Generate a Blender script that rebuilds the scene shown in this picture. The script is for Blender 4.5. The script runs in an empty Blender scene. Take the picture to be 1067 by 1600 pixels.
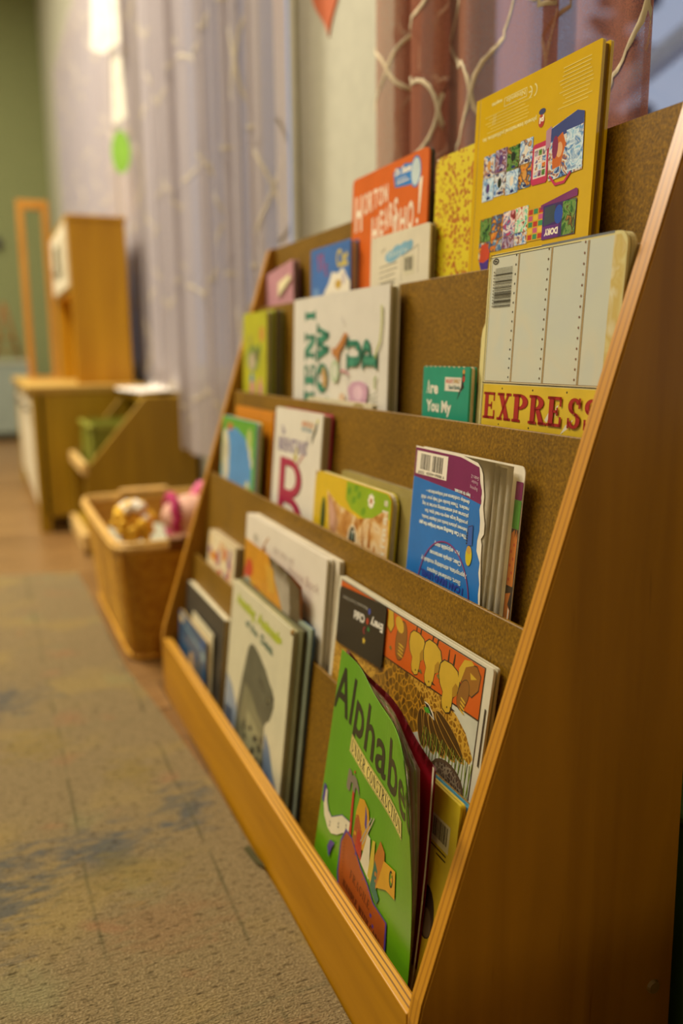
import bpy, bmesh, math, random
from mathutils import Vector, Matrix, Euler
random.seed(7)
C = bpy.context.scene.collection
SC = bpy.context.scene
PI = math.pi
sin, cos = math.sin, math.cos

# ------------------------------------------------------------------ camera
cd = bpy.data.cameras.new('camera'); cam = bpy.data.objects.new('camera', cd); C.objects.link(cam)
F = Vector((0.37971, 0.90605, -0.18681)); R = Vector((0.92153, -0.38819, -0.00968)); U = Vector((0.08129, 0.16847, 0.98235))
cam.matrix_world = Matrix(((R.x, U.x, -F.x, -0.24619), (R.y, U.y, -F.y, -0.47446), (R.z, U.z, -F.z, 0.57356), (0, 0, 0, 1)))
cd.sensor_width = 36; cd.lens = 1314.56 / 1600 * 36
cd.clip_start = 0.01; cd.clip_end = 60
cd.dof.use_dof = True; cd.dof.focus_distance = 0.67; cd.dof.aperture_fstop = 2.6
SC.camera = cam

# ------------------------------------------------------------------ world, lights, exposure
SC.view_settings.view_transform = 'Standard'; SC.view_settings.look = 'None'
SC.view_settings.gamma = 1; SC.view_settings.use_curve_mapping = False
SC.view_settings.exposure = -0.26
w = bpy.data.worlds.new('world'); SC.world = w; w.use_nodes = True
bg = w.node_tree.nodes['Background']
bg.inputs[0].default_value = (0.52, 0.56, 0.68, 1); bg.inputs[1].default_value = 0.9

def area(name, loc, target, sx, sy, power, col):
    l = bpy.data.lights.new(name, 'AREA'); l.shape = 'RECTANGLE'; l.size = sx; l.size_y = sy
    l.energy = power; l.color = col
    o = bpy.data.objects.new(name, l); C.objects.link(o); o.location = loc
    o.rotation_euler = (Vector(target) - Vector(loc)).to_track_quat('-Z', 'Y').to_euler()
    return o
WARM = (1.0, 0.915, 0.76)
area('ceiling_lamp_light', (-1.25, 2.6, 3.22), (-1.25, 2.6, 0), 1.1, 1.1, 235, WARM)
area('ceiling_lamp_light', (-1.4, 1.0, 3.22), (-1.4, 1.0, 0), 1.1, 1.1, 48, WARM)
area('ceiling_lamp_light', (-1.25, 5.0, 3.22), (-1.25, 5.0, 0), 1.1, 1.1, 46, WARM)

# ------------------------------------------------------------------ materials
def lin(h):
    h = h.lstrip('#'); v = [int(h[i:i+2], 16) / 255 for i in (0, 2, 4)]
    return tuple(((c + 0.055) / 1.055) ** 2.4 if c > 0.04045 else c / 12.92 for c in v) + (1,)
class NT:
    def __init__(s, name):
        s.m = bpy.data.materials.new(name); s.m.use_nodes = True; s.t = s.m.node_tree
        s.b = s.t.nodes['Principled BSDF']
    def n(s, typ, **kw):
        x = s.t.nodes.new(typ)
        for k, v in kw.items():
            if k.startswith('i_'): x.inputs[int(k[2:]) if k[2:].isdigit() else k[2:]].default_value = v
            else: setattr(x, k, v)
        return x
    def l(s, a, b): s.t.links.new(a, b)
    def coords(s, scale=(1, 1, 1)):
        tc = s.n('ShaderNodeTexCoord'); mp = s.n('ShaderNodeMapping'); mp.inputs['Scale'].default_value = scale
        s.l(tc.outputs['Object'], mp.inputs['Vector']); return mp.outputs[0]
    def ramp(s, fac, stops):
        r = s.n('ShaderNodeValToRGB'); e = r.color_ramp.elements
        while len(e) < len(stops): e.new(0.5)
        for i, (p, c) in enumerate(stops): e[i].position = p; e[i].color = c if len(c) == 4 else lin(c)
        s.l(fac, r.inputs[0]); return r.outputs[0]
    def bump(s, h, strength=0.3, dist=0.001):
        b = s.n('ShaderNodeBump'); b.inputs['Strength'].default_value = strength; b.inputs['Distance'].default_value = dist
        s.l(h, b.inputs['Height']); s.l(b.outputs[0], s.b.inputs['Normal'])
_cache = {}
def mat(hexc, rough=0.5, spec=0.5, vary=0.06):
    """plain coloured printed / painted surface with a slight procedural variation"""
    k = (hexc, rough, spec, vary)
    if k in _cache: return _cache[k]
    t = NT('paint_' + hexc.strip('#')); c = lin(hexc)
    nz = t.n('ShaderNodeTexNoise'); nz.inputs['Scale'].default_value = 35; nz.inputs['Detail'].default_value = 3
    t.l(t.coords(), nz.inputs['Vector'])
    lo = tuple(x * (1 - vary * 1.6) for x in c[:3]) + (1,); hi = tuple(min(1, x * (1 + vary)) for x in c[:3]) + (1,)
    t.l(t.ramp(nz.outputs['Fac'], [(0.35, lo), (0.65, hi)]), t.b.inputs['Base Color'])
    t.b.inputs['Roughness'].default_value = rough; t.b.inputs['Specular IOR Level'].default_value = spec
    _cache[k] = t.m; return t.m
def wood(name, c0, c1, scale=(3, 40, 40), rough=0.35, spec=0.5, fleck=True, bump=0.15):
    t = NT(name); v = t.coords(scale)
    n1 = t.n('ShaderNodeTexNoise'); n1.inputs['Scale'].default_value = 1.0; n1.inputs['Detail'].default_value = 6; n1.inputs['Distortion'].default_value = 0.6
    t.l(v, n1.inputs['Vector'])
    col = t.ramp(n1.outputs['Fac'], [(0.3, c0), (0.7, c1)])
    if fleck:
        n2 = t.n('ShaderNodeTexNoise'); n2.inputs['Scale'].default_value = 4; n2.inputs['Detail'].default_value = 2
        t.l(v, n2.inputs['Vector'])
        f = t.ramp(n2.outputs['Fac'], [(0.22, (0.55, 0.5, 0.45, 1)), (0.32, (1, 1, 1, 1))])
        mx = t.n('ShaderNodeMix', data_type='RGBA', blend_type='MULTIPLY'); mx.inputs['Factor'].default_value = 0.6
        t.l(col, mx.inputs[6]); t.l(f, mx.inputs[7]); col = mx.outputs[2]
    t.l(col, t.b.inputs['Base Color']); t.b.inputs['Roughness'].default_value = rough; t.b.inputs['Specular IOR Level'].default_value = spec
    t.bump(n1.outputs['Fac'], bump); return t.m
def ply_edge(name, axis, n, c0='#c68a2c', c1='#8a5712'):
    """layered plywood edge, stripes across the board thickness"""
    t = NT(name); tc = t.n('ShaderNodeTexCoord'); sp = t.n('ShaderNodeSeparateXYZ'); t.l(tc.outputs['Object'], sp.inputs[0])
    nz = t.n('ShaderNodeTexNoise'); nz.inputs['Scale'].default_value = 14; t.l(tc.outputs['Object'], nz.inputs['Vector'])
    m0 = t.n('ShaderNodeMath', operation='MULTIPLY_ADD'); t.l(nz.outputs['Fac'], m0.inputs[0]); m0.inputs[1].default_value = 0.0016; t.l(sp.outputs[axis], m0.inputs[2])
    m1 = t.n('ShaderNodeMath', operation='MULTIPLY'); t.l(m0.outputs[0], m1.inputs[0]); m1.inputs[1].default_value = n
    m2 = t.n('ShaderNodeMath', operation='SINE'); t.l(m1.outputs[0], m2.inputs[0])
    col = t.ramp(m2.outputs[0], [(0.0, c0), (0.35, c0), (0.8, c1)])
    t.l(col, t.b.inputs['Base Color']); t.b.inputs['Roughness'].default_value = 0.4; return t.m
def pages_mat(name, axis=1, c0='#e6d7b4', c1='#8f7f5c', freq=5200):
    t = NT(name); tc = t.n('ShaderNodeTexCoord'); sp = t.n('ShaderNodeSeparateXYZ'); t.l(tc.outputs['Object'], sp.inputs[0])
    nz = t.n('ShaderNodeTexNoise'); nz.inputs['Scale'].default_value = 30; t.l(tc.outputs['Object'], nz.inputs['Vector'])
    m0 = t.n('ShaderNodeMath', operation='MULTIPLY_ADD'); t.l(nz.outputs['Fac'], m0.inputs[0]); m0.inputs[1].default_value = 0.001; t.l(sp.outputs[axis], m0.inputs[2])
    m1 = t.n('ShaderNodeMath', operation='MULTIPLY'); t.l(m0.outputs[0], m1.inputs[0]); m1.inputs[1].default_value = freq
    m2 = t.n('ShaderNodeMath', operation='SINE'); t.l(m1.outputs[0], m2.inputs[0])
    t.l(t.ramp(m2.outputs[0], [(0.1, c0), (0.9, c1)]), t.b.inputs['Base Color']); t.b.inputs['Roughness'].default_value = 0.8; return t.m
def picture(name, stops, scale=60, rough=0.3, seed=0.0, dist=1.2):
    """a colourful printed picture as blotchy procedural colours"""
    t = NT(name); nz = t.n('ShaderNodeTexNoise'); nz.inputs['Scale'].default_value = scale; nz.inputs['Detail'].default_value = 2.5; nz.inputs['Distortion'].default_value = dist
    tc = t.n('ShaderNodeTexCoord'); mp = t.n('ShaderNodeMapping'); mp.inputs['Location'].default_value = (seed, seed * .7, seed * 1.3)
    t.l(tc.outputs['Object'], mp.inputs['Vector']); t.l(mp.outputs[0], nz.inputs['Vector'])
    k = len(stops); r = t.ramp(nz.outputs['Fac'], [(0.32 + 0.36 * i / max(1, k - 1), c) for i, c in enumerate(stops)])
    t.l(r, t.b.inputs['Base Color']); t.b.inputs['Roughness'].default_value = rough; return t.m
def cells(name, c_line, c0, c1, scale, width=0.06, rough=0.35, sc=(1, 1, 1)):
    """scaly feathers: voronoi cells with light outlines"""
    t = NT(name); v = t.coords(sc)
    vo = t.n('ShaderNodeTexVoronoi', feature='DISTANCE_TO_EDGE'); vo.inputs['Scale'].default_value = scale; t.l(v, vo.inputs['Vector'])
    v2 = t.n('ShaderNodeTexNoise'); v2.inputs['Scale'].default_value = scale * .7; t.l(v, v2.inputs['Vector'])
    a = t.ramp(v2.outputs['Fac'], [(0.35, c0), (0.65, c1)]); f = t.ramp(vo.outputs['Distance'], [(width * .5, (1, 1, 1, 1)), (width, (0, 0, 0, 1))])
    mx = t.n('ShaderNodeMix', data_type='RGBA'); t.l(f, mx.inputs['Factor']); t.l(a, mx.inputs[6]); mx.inputs[7].default_value = lin(c_line)
    t.l(mx.outputs[2], t.b.inputs['Base Color']); t.b.inputs['Roughness'].default_value = rough; return t.m
def dots(name, base, dot, scale, size=0.35, rough=0.35):
    t = NT(name); v = t.coords()
    vo = t.n('ShaderNodeTexVoronoi'); vo.inputs['Scale'].default_value = scale; t.l(v, vo.inputs['Vector'])
    nz = t.n('ShaderNodeTexNoise'); nz.inputs['Scale'].default_value = 30; t.l(v, nz.inputs['Vector'])
    m = t.n('ShaderNodeMath', operation='MULTIPLY'); t.l(nz.outputs['Fac'], m.inputs[0]); m.inputs[1].default_value = size * 2
    lt = t.n('ShaderNodeMath', operation='LESS_THAN'); t.l(vo.outputs['Distance'], lt.inputs[0]); t.l(m.outputs[0], lt.inputs[1])
    mx = t.n('ShaderNodeMix', data_type='RGBA'); t.l(lt.outputs[0], mx.inputs['Factor']); mx.inputs[6].default_value = lin(base); mx.inputs[7].default_value = lin(dot)
    t.l(mx.outputs[2], t.b.inputs['Base Color']); t.b.inputs['Roughness'].default_value = rough; return t.m
def sheer(name, col, opacity, trans=0.5):
    t = NT(name); t.t.nodes.remove(t.b)
    out = t.t.nodes['Material Output']
    d = t.n('ShaderNodeBsdfDiffuse'); tl = t.n('ShaderNodeBsdfTranslucent'); tp = t.n('ShaderNodeBsdfTransparent')
    v = t.coords((1, 1, 1)); nz = t.n('ShaderNodeTexNoise'); nz.inputs['Scale'].default_value = 900; nz.inputs['Detail'].default_value = 1; t.l(v, nz.inputs['Vector'])
    c = lin(col); cr = t.ramp(nz.outputs['Fac'], [(0.3, tuple(x * .8 for x in c[:3]) + (1,)), (0.7, c)])
    t.l(cr, d.inputs[0]); t.l(cr, tl.inputs[0])
    m1 = t.n('ShaderNodeMixShader'); m1.inputs[0].default_value = trans; t.l(d.outputs[0], m1.inputs[1]); t.l(tl.outputs[0], m1.inputs[2])
    m2 = t.n('ShaderNodeMixShader')
    op = t.n('ShaderNodeMapRange'); t.l(nz.outputs['Fac'], op.inputs[0]); op.inputs[1].default_value = .3; op.inputs[2].default_value = .7; op.inputs[3].default_value = opacity - .12; op.inputs[4].default_value = min(1, opacity + .12)
    t.l(op.outputs[0], m2.inputs[0]); t.l(tp.outputs[0], m2.inputs[1]); t.l(m1.outputs[0], m2.inputs[2]); t.l(m2.outputs[0], out.inputs[0])
    return t.m

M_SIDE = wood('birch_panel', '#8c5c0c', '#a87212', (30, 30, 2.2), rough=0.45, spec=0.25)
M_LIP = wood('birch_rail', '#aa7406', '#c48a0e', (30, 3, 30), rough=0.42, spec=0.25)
M_EDGE_X = ply_edge('ply_edge_across_x', 0, 1500, '#cc942a', '#74480c')
M_EDGE_Y = ply_edge('ply_edge_across_y', 1, 1050, '#bd8218', '#a16a10')
def hardboard():
    t = NT('hardboard'); v = t.coords()
    n = t.n('ShaderNodeTexNoise'); n.inputs['Scale'].default_value = 420; n.inputs['Detail'].default_value = 4; t.l(v, n.inputs['Vector'])
    n2 = t.n('ShaderNodeTexNoise'); n2.inputs['Scale'].default_value = 12; n2.inputs['Detail'].default_value = 4; t.l(v, n2.inputs['Vector'])
    a = t.ramp(n.outputs['Fac'], [(0.3, '#644606'), (0.62, '#906809'), (0.8, '#b08828')])
    b = t.ramp(n2.outputs['Fac'], [(0.3, (0.75, 0.75, 0.75, 1)), (0.7, (1.0, 1.0, 1.0, 1))])
    mx = t.n('ShaderNodeMix', data_type='RGBA', blend_type='MULTIPLY'); mx.inputs['Factor'].default_value = 1; t.l(a, mx.inputs[6]); t.l(b, mx.inputs[7])
    t.l(mx.outputs[2], t.b.inputs['Base Color']); t.b.inputs['Roughness'].default_value = 0.5; t.b.inputs['Specular IOR Level'].default_value = 0.25; t.bump(n.outputs['Fac'], 0.15); return t.m
M_HB = hardboard()
M_PAGES = pages_mat('page_edges')
M_PAGES_WHITE = pages_mat('page_edges_white', c0='#efe6cf', c1='#a99b7c')
M_PAGES_DARK = pages_mat('page_edges_dark', c0='#8f815c', c1='#3b3320', freq=2600)
M_PAPER = mat('#e9dfc8', 0.75, 0.2)

# ------------------------------------------------------------------ mesh helpers
def obj(name, bm, m=None, parent=None, loc=None, rot=None, smooth=False, angle=None):
    me = bpy.data.meshes.new(name)
    if smooth:
        for f in bm.faces: f.smooth = True
    bm.normal_update(); bm.to_mesh(me); bm.free()
    ms = m if isinstance(m, (list, tuple)) else ([m] if m else [])
    for x in ms: me.materials.append(x)
    o = bpy.data.objects.new(name, me); C.objects.link(o)
    if parent: o.parent = parent
    if loc: o.location = loc
    if rot: o.rotation_euler = rot
    return o
def empty(name, loc=(0, 0, 0), rot=(0, 0, 0)):
    o = bpy.data.objects.new(name, None); C.objects.link(o); o.location = loc; o.rotation_euler = rot; o.empty_display_size = 0.02; return o
def tag(o, label, cat, group=None, kind=None):
    o['label'] = label; o['category'] = cat
    if group: o['group'] = group
    if kind: o['kind'] = kind
    return o
def struct(o): o['kind'] = 'structure'; return o
def box(bm, x0, x1, y0, y1, z0, z1, mi=0, M=None):
    vs = [bm.verts.new((x, y, z)) for x in (x0, x1) for y in (y0, y1) for z in (z0, z1)]
    if M is not None:
        for v in vs: v.co = M @ v.co
    for q in ((0, 1, 3, 2), (4, 6, 7, 5), (0, 4, 5, 1), (2, 3, 7, 6), (0, 2, 6, 4), (1, 5, 7, 3)):
        f = bm.faces.new([vs[i] for i in q]); f.material_index = mi
    return vs
def bevel(bm, w=0.002, seg=2):
    bmesh.ops.bevel(bm, geom=list(bm.edges), offset=w, segments=seg, affect='EDGES', profile=0.5); return bm
def mbox(name, x0, x1, y0, y1, z0, z1, m, parent=None, bev=0.002):
    bm = bmesh.new(); box(bm, x0, x1, y0, y1, z0, z1)
    if bev: bevel(bm, bev)
    return obj(name, bm, m, parent)
def prism(bm, pts, fn0, fn1, mi=0, mside=None):
    """pts polygon 2D; fn0/fn1 map (a,b) to front and back 3D points"""
    a = [bm.verts.new(fn0(*p)) for p in pts]; b = [bm.verts.new(fn1(*p)) for p in pts]
    f = bm.faces.new(a); f.material_index = mi; f2 = bm.faces.new(b[::-1]); f2.material_index = mi
    n = len(pts)
    for i in range(n):
        g = bm.faces.new((a[i], b[i], b[(i + 1) % n], a[(i + 1) % n])); g.material_index = mi if mside is None else mside
def tube(bm, pts, r, seg=8, mi=0, closed=False, radii=None):
    pts = [Vector(p) for p in pts]; n = len(pts); rings = []
    for i, p in enumerate(pts):
        d = (pts[(i + 1) % n if closed else min(n - 1, i + 1)] - pts[i - 1 if closed else max(0, i - 1)]).normalized()
        s = d.cross(Vector((0, 0, 1)));
        if s.length < 0.05: s = d.cross(Vector((0, 1, 0)))
        s.normalize(); t = s.cross(d); rr = radii[i] if radii else r
        rings.append([bm.verts.new(p + s * rr * cos(2 * PI * k / seg) + t * rr * sin(2 * PI * k / seg)) for k in range(seg)])
    for i in range(n if closed else n - 1):
        a, b = rings[i], rings[(i + 1) % n]
        for k in range(seg):
            f = bm.faces.new((a[k], a[(k + 1) % seg], b[(k + 1) % seg], b[k])); f.smooth = True; f.material_index = mi
    if not closed:
        bm.faces.new(rings[0][::-1]).material_index = mi; bm.faces.new(rings[-1]).material_index = mi
def ball(bm, c, r, sc=(1, 1, 1), seg=12, mi=0):
    res = bmesh.ops.create_uvsphere(bm, u_segments=seg, v_segments=max(6, seg * 2 // 3), radius=r)
    for v in res['verts']:
        v.co = Vector((v.co.x * sc[0] + c[0], v.co.y * sc[1] + c[1], v.co.z * sc[2] + c[2]))
        for f in v.link_faces: f.smooth = True; f.material_index = mi

# ------------------------------------------------------------------ lettering
def rect(a, b, c, d): return [(a, b), (c, b), (c, d), (a, d)]
def arc(cx, cy, rx, ry, ix, iy, a0, a1, n=14, icx=None, icy=None):
    icx = cx if icx is None else icx; icy = cy if icy is None else icy
    A = [math.radians(a0 + (a1 - a0) * i / n) for i in range(n + 1)]
    return [(cx + rx * cos(t), cy + ry * sin(t)) for t in A] + [(icx + ix * cos(t), icy + iy * sin(t)) for t in reversed(A)]
S_, T_, B_ = 0.07, 0.08, 0.22          # serif height, thin stroke, bold stroke
def stem(x, w=None, y0=0, y1=1, ser=0.09, top=True, bot=True):
    w = B_ if w is None else w; r = [rect(x, y0, x + w, y1)]
    if bot: r.append(rect(x - ser, y0, x + w + ser, y0 + S_))
    if top: r.append(rect(x - ser, y1 - S_, x + w + ser, y1))
    return r
SERIF = {
 'I': (0.44, stem(.11)),
 'H': (0.92, stem(.1) + stem(.6) + [rect(.3, .46, .62, .55)]),
 'E': (0.80, stem(.1) + [rect(.3, 1 - T_, .72, 1), rect(.65, .70, .72, 1), rect(.3, .47, .55, .54), rect(.5, .38, .56, .63), rect(.3, 0, .75, T_), rect(.67, 0, .75, .32)]),
 'N': (0.94, stem(.12, .09, bot=True, top=False) + stem(.72, .09, bot=False) + [rect(0, 1 - S_, .3, 1), [(.06, 1), (.34, 1), (.81, 0), (.60, 0)]]),
 'W': (1.30, [[(.06, 1), (.32, 1), (.52, 0), (.36, 0)], [(.36, 0), (.46, 0), (.70, 1), (.60, 1)], [(.54, 1), (.80, 1), (.98, 0), (.84, 0)], [(.86, 0), (.96, 0), (1.20, 1), (1.10, 1)], rect(0, 1 - S_, .40, 1), rect(.48, 1 - S_, .84, 1), rect(1.02, 1 - S_, 1.30, 1)]),
 'U': (0.90, stem(.1, y0=.3, bot=False) + stem(.68, .1, y0=.3, bot=False) + [arc(.44, .32, .34, .34, .14, .23, 180, 360)]),
 'P': (0.80, stem(.1) + [arc(.34, .73, .42, .27, .18, .19, -90, 90), rect(.3, 1 - T_, .36, 1), rect(.3, .46, .36, .54)]),
 'R': (0.92, stem(.1) + [arc(.34, .745, .42, .255, .18, .18, -90, 90), rect(.3, 1 - T_, .36, 1), rect(.3, .49, .36, .565), [(.36, .52), (.56, .52), (.84, 0), (.60, 0)], rect(.54, 0, .92, S_)]),
 'S': (0.72, [arc(.36, .74, .30, .26, .12, .18, 20, 255, icy=.74), arc(.36, .26, .30, .26, .12, .18, -165, 75, icy=.26), [(.12, .64), (.26, .54), (.60, .36), (.46, .46)], rect(.57, .68, .64, 1), rect(.06, 0, .13, .32)]),
 'O': (0.92, [arc(.46, .5, .42, .51, .20, .43, 0, 180), arc(.46, .5, .42, .51, .20, .43, 180, 360)]),
 'C': (0.84, [arc(.46, .5, .42, .51, .20, .43, 40, 320, n=22), rect(.74, .66, .81, 1)]),
 'G': (0.92, [arc(.46, .5, .42, .51, .20, .43, 40, 325, n=22), rect(.74, .66, .81, 1), rect(.6, 0.02, .82, .42), rect(.52, .38, .92, .45)]),
 'D': (0.90, stem(.1) + [arc(.34, .5, .50, .5, .26, .42, -90, 90), rect(.3, 1 - T_, .36, 1), rect(.3, 0, .36, T_)]),
 'T': (0.82, stem(.30, top=False) + [rect(0.02, 1 - T_, .80, 1), rect(.02, .68, .09, 1), rect(.73, .68, .80, 1)]),
 'X': (0.94, [[(.08, 1), (.36, 1), (.86, 0), (.58, 0)], [(.70, 1), (.80, 1), (.24, 0), (.14, 0)], rect(0, 1 - S_, .44, 1), rect(.60, 1 - S_, .92, 1), rect(.02, 0, .36, S_), rect(.50, 0, .94, S_)]),
 'L': (0.76, stem(.1) + [rect(.3, 0, .72, T_), rect(.64, 0, .72, .34)]),
 'A': (0.94, [[(.12, 0), (.21, 0), (.50, 1), (.42, 1)], [(.36, 1), (.56, 1), (.88, 0), (.62, 0)], rect(.26, .28, .66, .36), rect(.02, 0, .32, S_), rect(.52, 0, .94, S_)]),
 'F': (0.76, stem(.1) + [rect(.3, 1 - T_, .70, 1), rect(.63, .70, .70, 1), rect(.3, .47, .55, .54), rect(.5, .38, .56, .63)]),
 'M': (1.14, stem(.12, .09, top=False) + stem(.76, top=False) + [[(.04, 1), (.30, 1), (.60, .1), (.50, .1)], [(.50, .1), (.58, .1), (.88, 1), (.80, 1)], rect(.78, 1 - S_, 1.08, 1), rect(.02, 1 - S_, .3, 1)]),
 'V': (0.92, [[(.06, 1), (.34, 1), (.54, 0), (.42, 0)], [(.42, 0), (.52, 0), (.84, 1), (.76, 1)], rect(0, 1 - S_, .40, 1), rect(.62, 1 - S_, .92, 1)]),
 ' ': (0.4, []),
}
def font_tris(text, bold=0.0, res=3, space=1.0):
    cu = bpy.data.curves.new('lettering', 'FONT'); cu.body = text; cu.size = 1; cu.offset = bold; cu.resolution_u = res; cu.space_character = space
    o = bpy.data.objects.new('lettering', cu); C.objects.link(o)
    dg = bpy.context.evaluated_depsgraph_get(); dg.update()
    me = bpy.data.meshes.new_from_object(o.evaluated_get(dg))
    vs = [(v.co.x, v.co.y) for v in me.vertices]; fs = [tuple(p.vertices) for p in me.polygons]
    bpy.data.objects.remove(o); bpy.data.curves.remove(cu); bpy.data.meshes.remove(me)
    return vs, fs

LIFT = {}
class Art:
    """flat printed shapes in the (u,v) metres of a cover, several inks in one mesh"""
    def __init__(s): s.bm = bmesh.new(); s.mats = []; s.k = 0
    def mi(s, m):
        if m not in s.mats: s.mats.append(m)
        return s.mats.index(m)
    def poly(s, pts, m, lift=None):
        s.k += 1; z = s.k * 0.000004 if lift is None else lift
        vs = [s.bm.verts.new((x, y, z)) for x, y in pts]
        area2 = sum(pts[i - 1][0] * pts[i][1] - pts[i][0] * pts[i - 1][1] for i in range(len(pts)))
        if area2 < 0: vs.reverse()
        try:
            f = s.bm.faces.new(vs)
            f.material_index = s.mi(m)
            f.normal_update()
            if len(vs) > 3: bmesh.ops.triangulate(s.bm, faces=[f], quad_method='BEAUTY', ngon_method='EAR_CLIP')
        except ValueError: pass
    def rect(s, a, b, c, d, m): s.poly(rect(a, b, c, d), m)
    def ell(s, cx, cy, rx, ry, m, n=18, rot=0):
        s.poly([(cx + rx * cos(t) * cos(rot) - ry * sin(t) * sin(rot), cy + rx * cos(t) * sin(rot) + ry * sin(t) * cos(rot)) for t in [2 * PI * i / n for i in range(n)]], m)
    def line(s, pts, w, m):
        for i in range(len(pts) - 1):
            a, b = Vector(pts[i]), Vector(pts[i + 1]); d = (b - a)
            if d.length < 1e-7: continue
            d.normalize(); q = Vector((-d.y, d.x)) * w / 2; e = d * w * .3
            s.poly([tuple(a - q - e), tuple(b - q + e), tuple(b + q + e), tuple(a + q - e)], m)
    def serif(s, text, x, y, h, m, wid=1.0, rot=0.0, gap=0.08, shear=0.0, fat=0.0):
        cx = 0; s.k += 1; z = s.k * 0.000004
        for ch in text:
            w_, ps = SERIF[ch]
            for p in ps:
                q = []
                for a, b in p:
                    X = (cx + a) * wid * h + shear * b * h; Y = b * h
                    q.append((x + X * cos(rot) - Y * sin(rot), y + X * sin(rot) + Y * cos(rot)))
                s.poly(q, m, lift=z)
                if fat:
                    for i in range(len(q)):
                        A_, B2 = Vector(q[i - 1]), Vector(q[i]); d = B2 - A_
                        if d.length < 1e-7: continue
                        d.normalize(); e = Vector((-d.y, d.x)) * fat * h; g = d * fat * h * .8
                        s.poly([tuple(A_ - e - g), tuple(B2 - e + g), tuple(B2 + e + g), tuple(A_ + e - g)], m, lift=z)
            cx += w_ + gap
        return cx * wid * h
    def text(s, text, x, y, h, m, width=None, rot=0.0, bold=0.0, align='l', shear=0.0, mirror=False, space=1.0):
        vs, fs = font_tris(text, bold, space=space)
        if not vs: return
        x0 = min(v[0] for v in vs); x1 = max(v[0] for v in vs); W = x1 - x0
        sy = h / 0.73; sx = sy if width is None else width / W
        s.k += 1; z = s.k * 0.000004
        off = {'l': 0, 'c': -W * sx / 2, 'r': -W * sx}[align]; nv = []
        for a, b in vs:
            X = (a - x0) * sx + off + shear * b * sy; Y = b * sy
            nv.append(s.bm.verts.new((x + X * cos(rot) - Y * sin(rot), y + X * sin(rot) + Y * cos(rot), z)))
        k = s.mi(m)
        for f in fs:
            try: g = s.bm.faces.new([nv[i] for i in f]); g.material_index = k
            except ValueError: pass
    def barcode(s, x0, y0, x1, y1, m_w, m_b, n=26, vertical=True, pad=0.08):
        s.rect(x0, y0, x1, y1, m_w); rnd = random.Random(int(x0 * 1e4)); a, b = (x0, x1) if vertical else (y0, y1); L = b - a; p = a + L * pad; e = b - L * pad
        st = (e - p) / n
        for i in range(n):
            q = p + i * st; w_ = st * rnd.choice((.3, .45, .6, .75))
            if vertical: s.rect(q, y0 + (y1 - y0) * .22, q + w_, y1 - (y1 - y0) * .1, m_b)
            else: s.rect(x0 + (x1 - x0) * .1, q, x1 - (x1 - x0) * .15, q + w_, m_b)
    def build(s, name, parent, surf, step=None, clip=None):
        """surf(u,v,lift) -> local 3D point on the cover"""
        bm = s.bm
        if clip:
            for co, no in (((clip[0], 0, 0), (-1, 0, 0)), ((clip[2], 0, 0), (1, 0, 0)), ((0, clip[1], 0), (0, -1, 0)), ((0, clip[3], 0), (0, 1, 0))):
                bmesh.ops.bisect_plane(bm, geom=list(bm.verts) + list(bm.edges) + list(bm.faces), plane_co=co, plane_no=no, clear_outer=True)
        if step and bm.verts:
            xs = [v.co.x for v in bm.verts]; ys = [v.co.y for v in bm.verts]
            for ax, lo, hi in ((0, min(xs), max(xs)), (1, min(ys), max(ys))):
                k = math.ceil(lo / step)
                while k * step < hi:
                    co = (k * step, 0, 0) if ax == 0 else (0, k * step, 0); no = (1, 0, 0) if ax == 0 else (0, 1, 0)
                    bmesh.ops.bisect_plane(bm, geom=list(bm.verts) + list(bm.edges) + list(bm.faces), plane_co=co, plane_no=no); k += 1
        base = LIFT.get(parent.name, 0.00006); LIFT[parent.name] = base + s.k * 0.000004 + 0.000012
        for v in bm.verts: v.co = surf(v.co.x, v.co.y, v.co.z + base)
        return obj(name, bm, s.mats, parent)

# ------------------------------------------------------------------ books
def rounded(w, h, r, corners=(1, 1, 1, 1), n=5, jag=None):
    """outline of a cover, corners order: bottom-left, bottom-right, top-right, top-left"""
    P = []
    for (cx, cy, a0, on) in ((0, 0, 180, corners[0]), (w, 0, 270, corners[1]), (w, h, 0, corners[2]), (0, h, 90, corners[3])):
        rr = r if on else 0.0004; ox = rr if cx == 0 else -rr; oy = rr if cy == 0 else -rr
        for i in range(n + 1):
            t = math.radians(a0 + 90 * i / n); P.append((cx + ox + rr * cos(t), cy + oy + rr * sin(t)))
    return P
def slab(bm, pts, y0, y1, mi=0, mside=None): prism(bm, pts, lambda a, b: (a, y0, b), lambda a, b: (a, y1, b), mi, mside)
def flat(u, v, l): return Vector((u, -l, v))
def book_root(name, y1, y0, zt, xt, xb, zb, yaw=0, roll=0):
    """local frame: x to the viewer's right along the shelf, y into the shelf, z up along the leaning cover"""
    lean = math.atan2(xt - xb, zt - zb)
    o = empty(name, (xb, y1, zb), Euler((-lean, roll, -PI / 2 + yaw), 'XYZ'))
    h = math.hypot(xt - xb, zt - zb)
    return o, (y1 - y0), h
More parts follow.
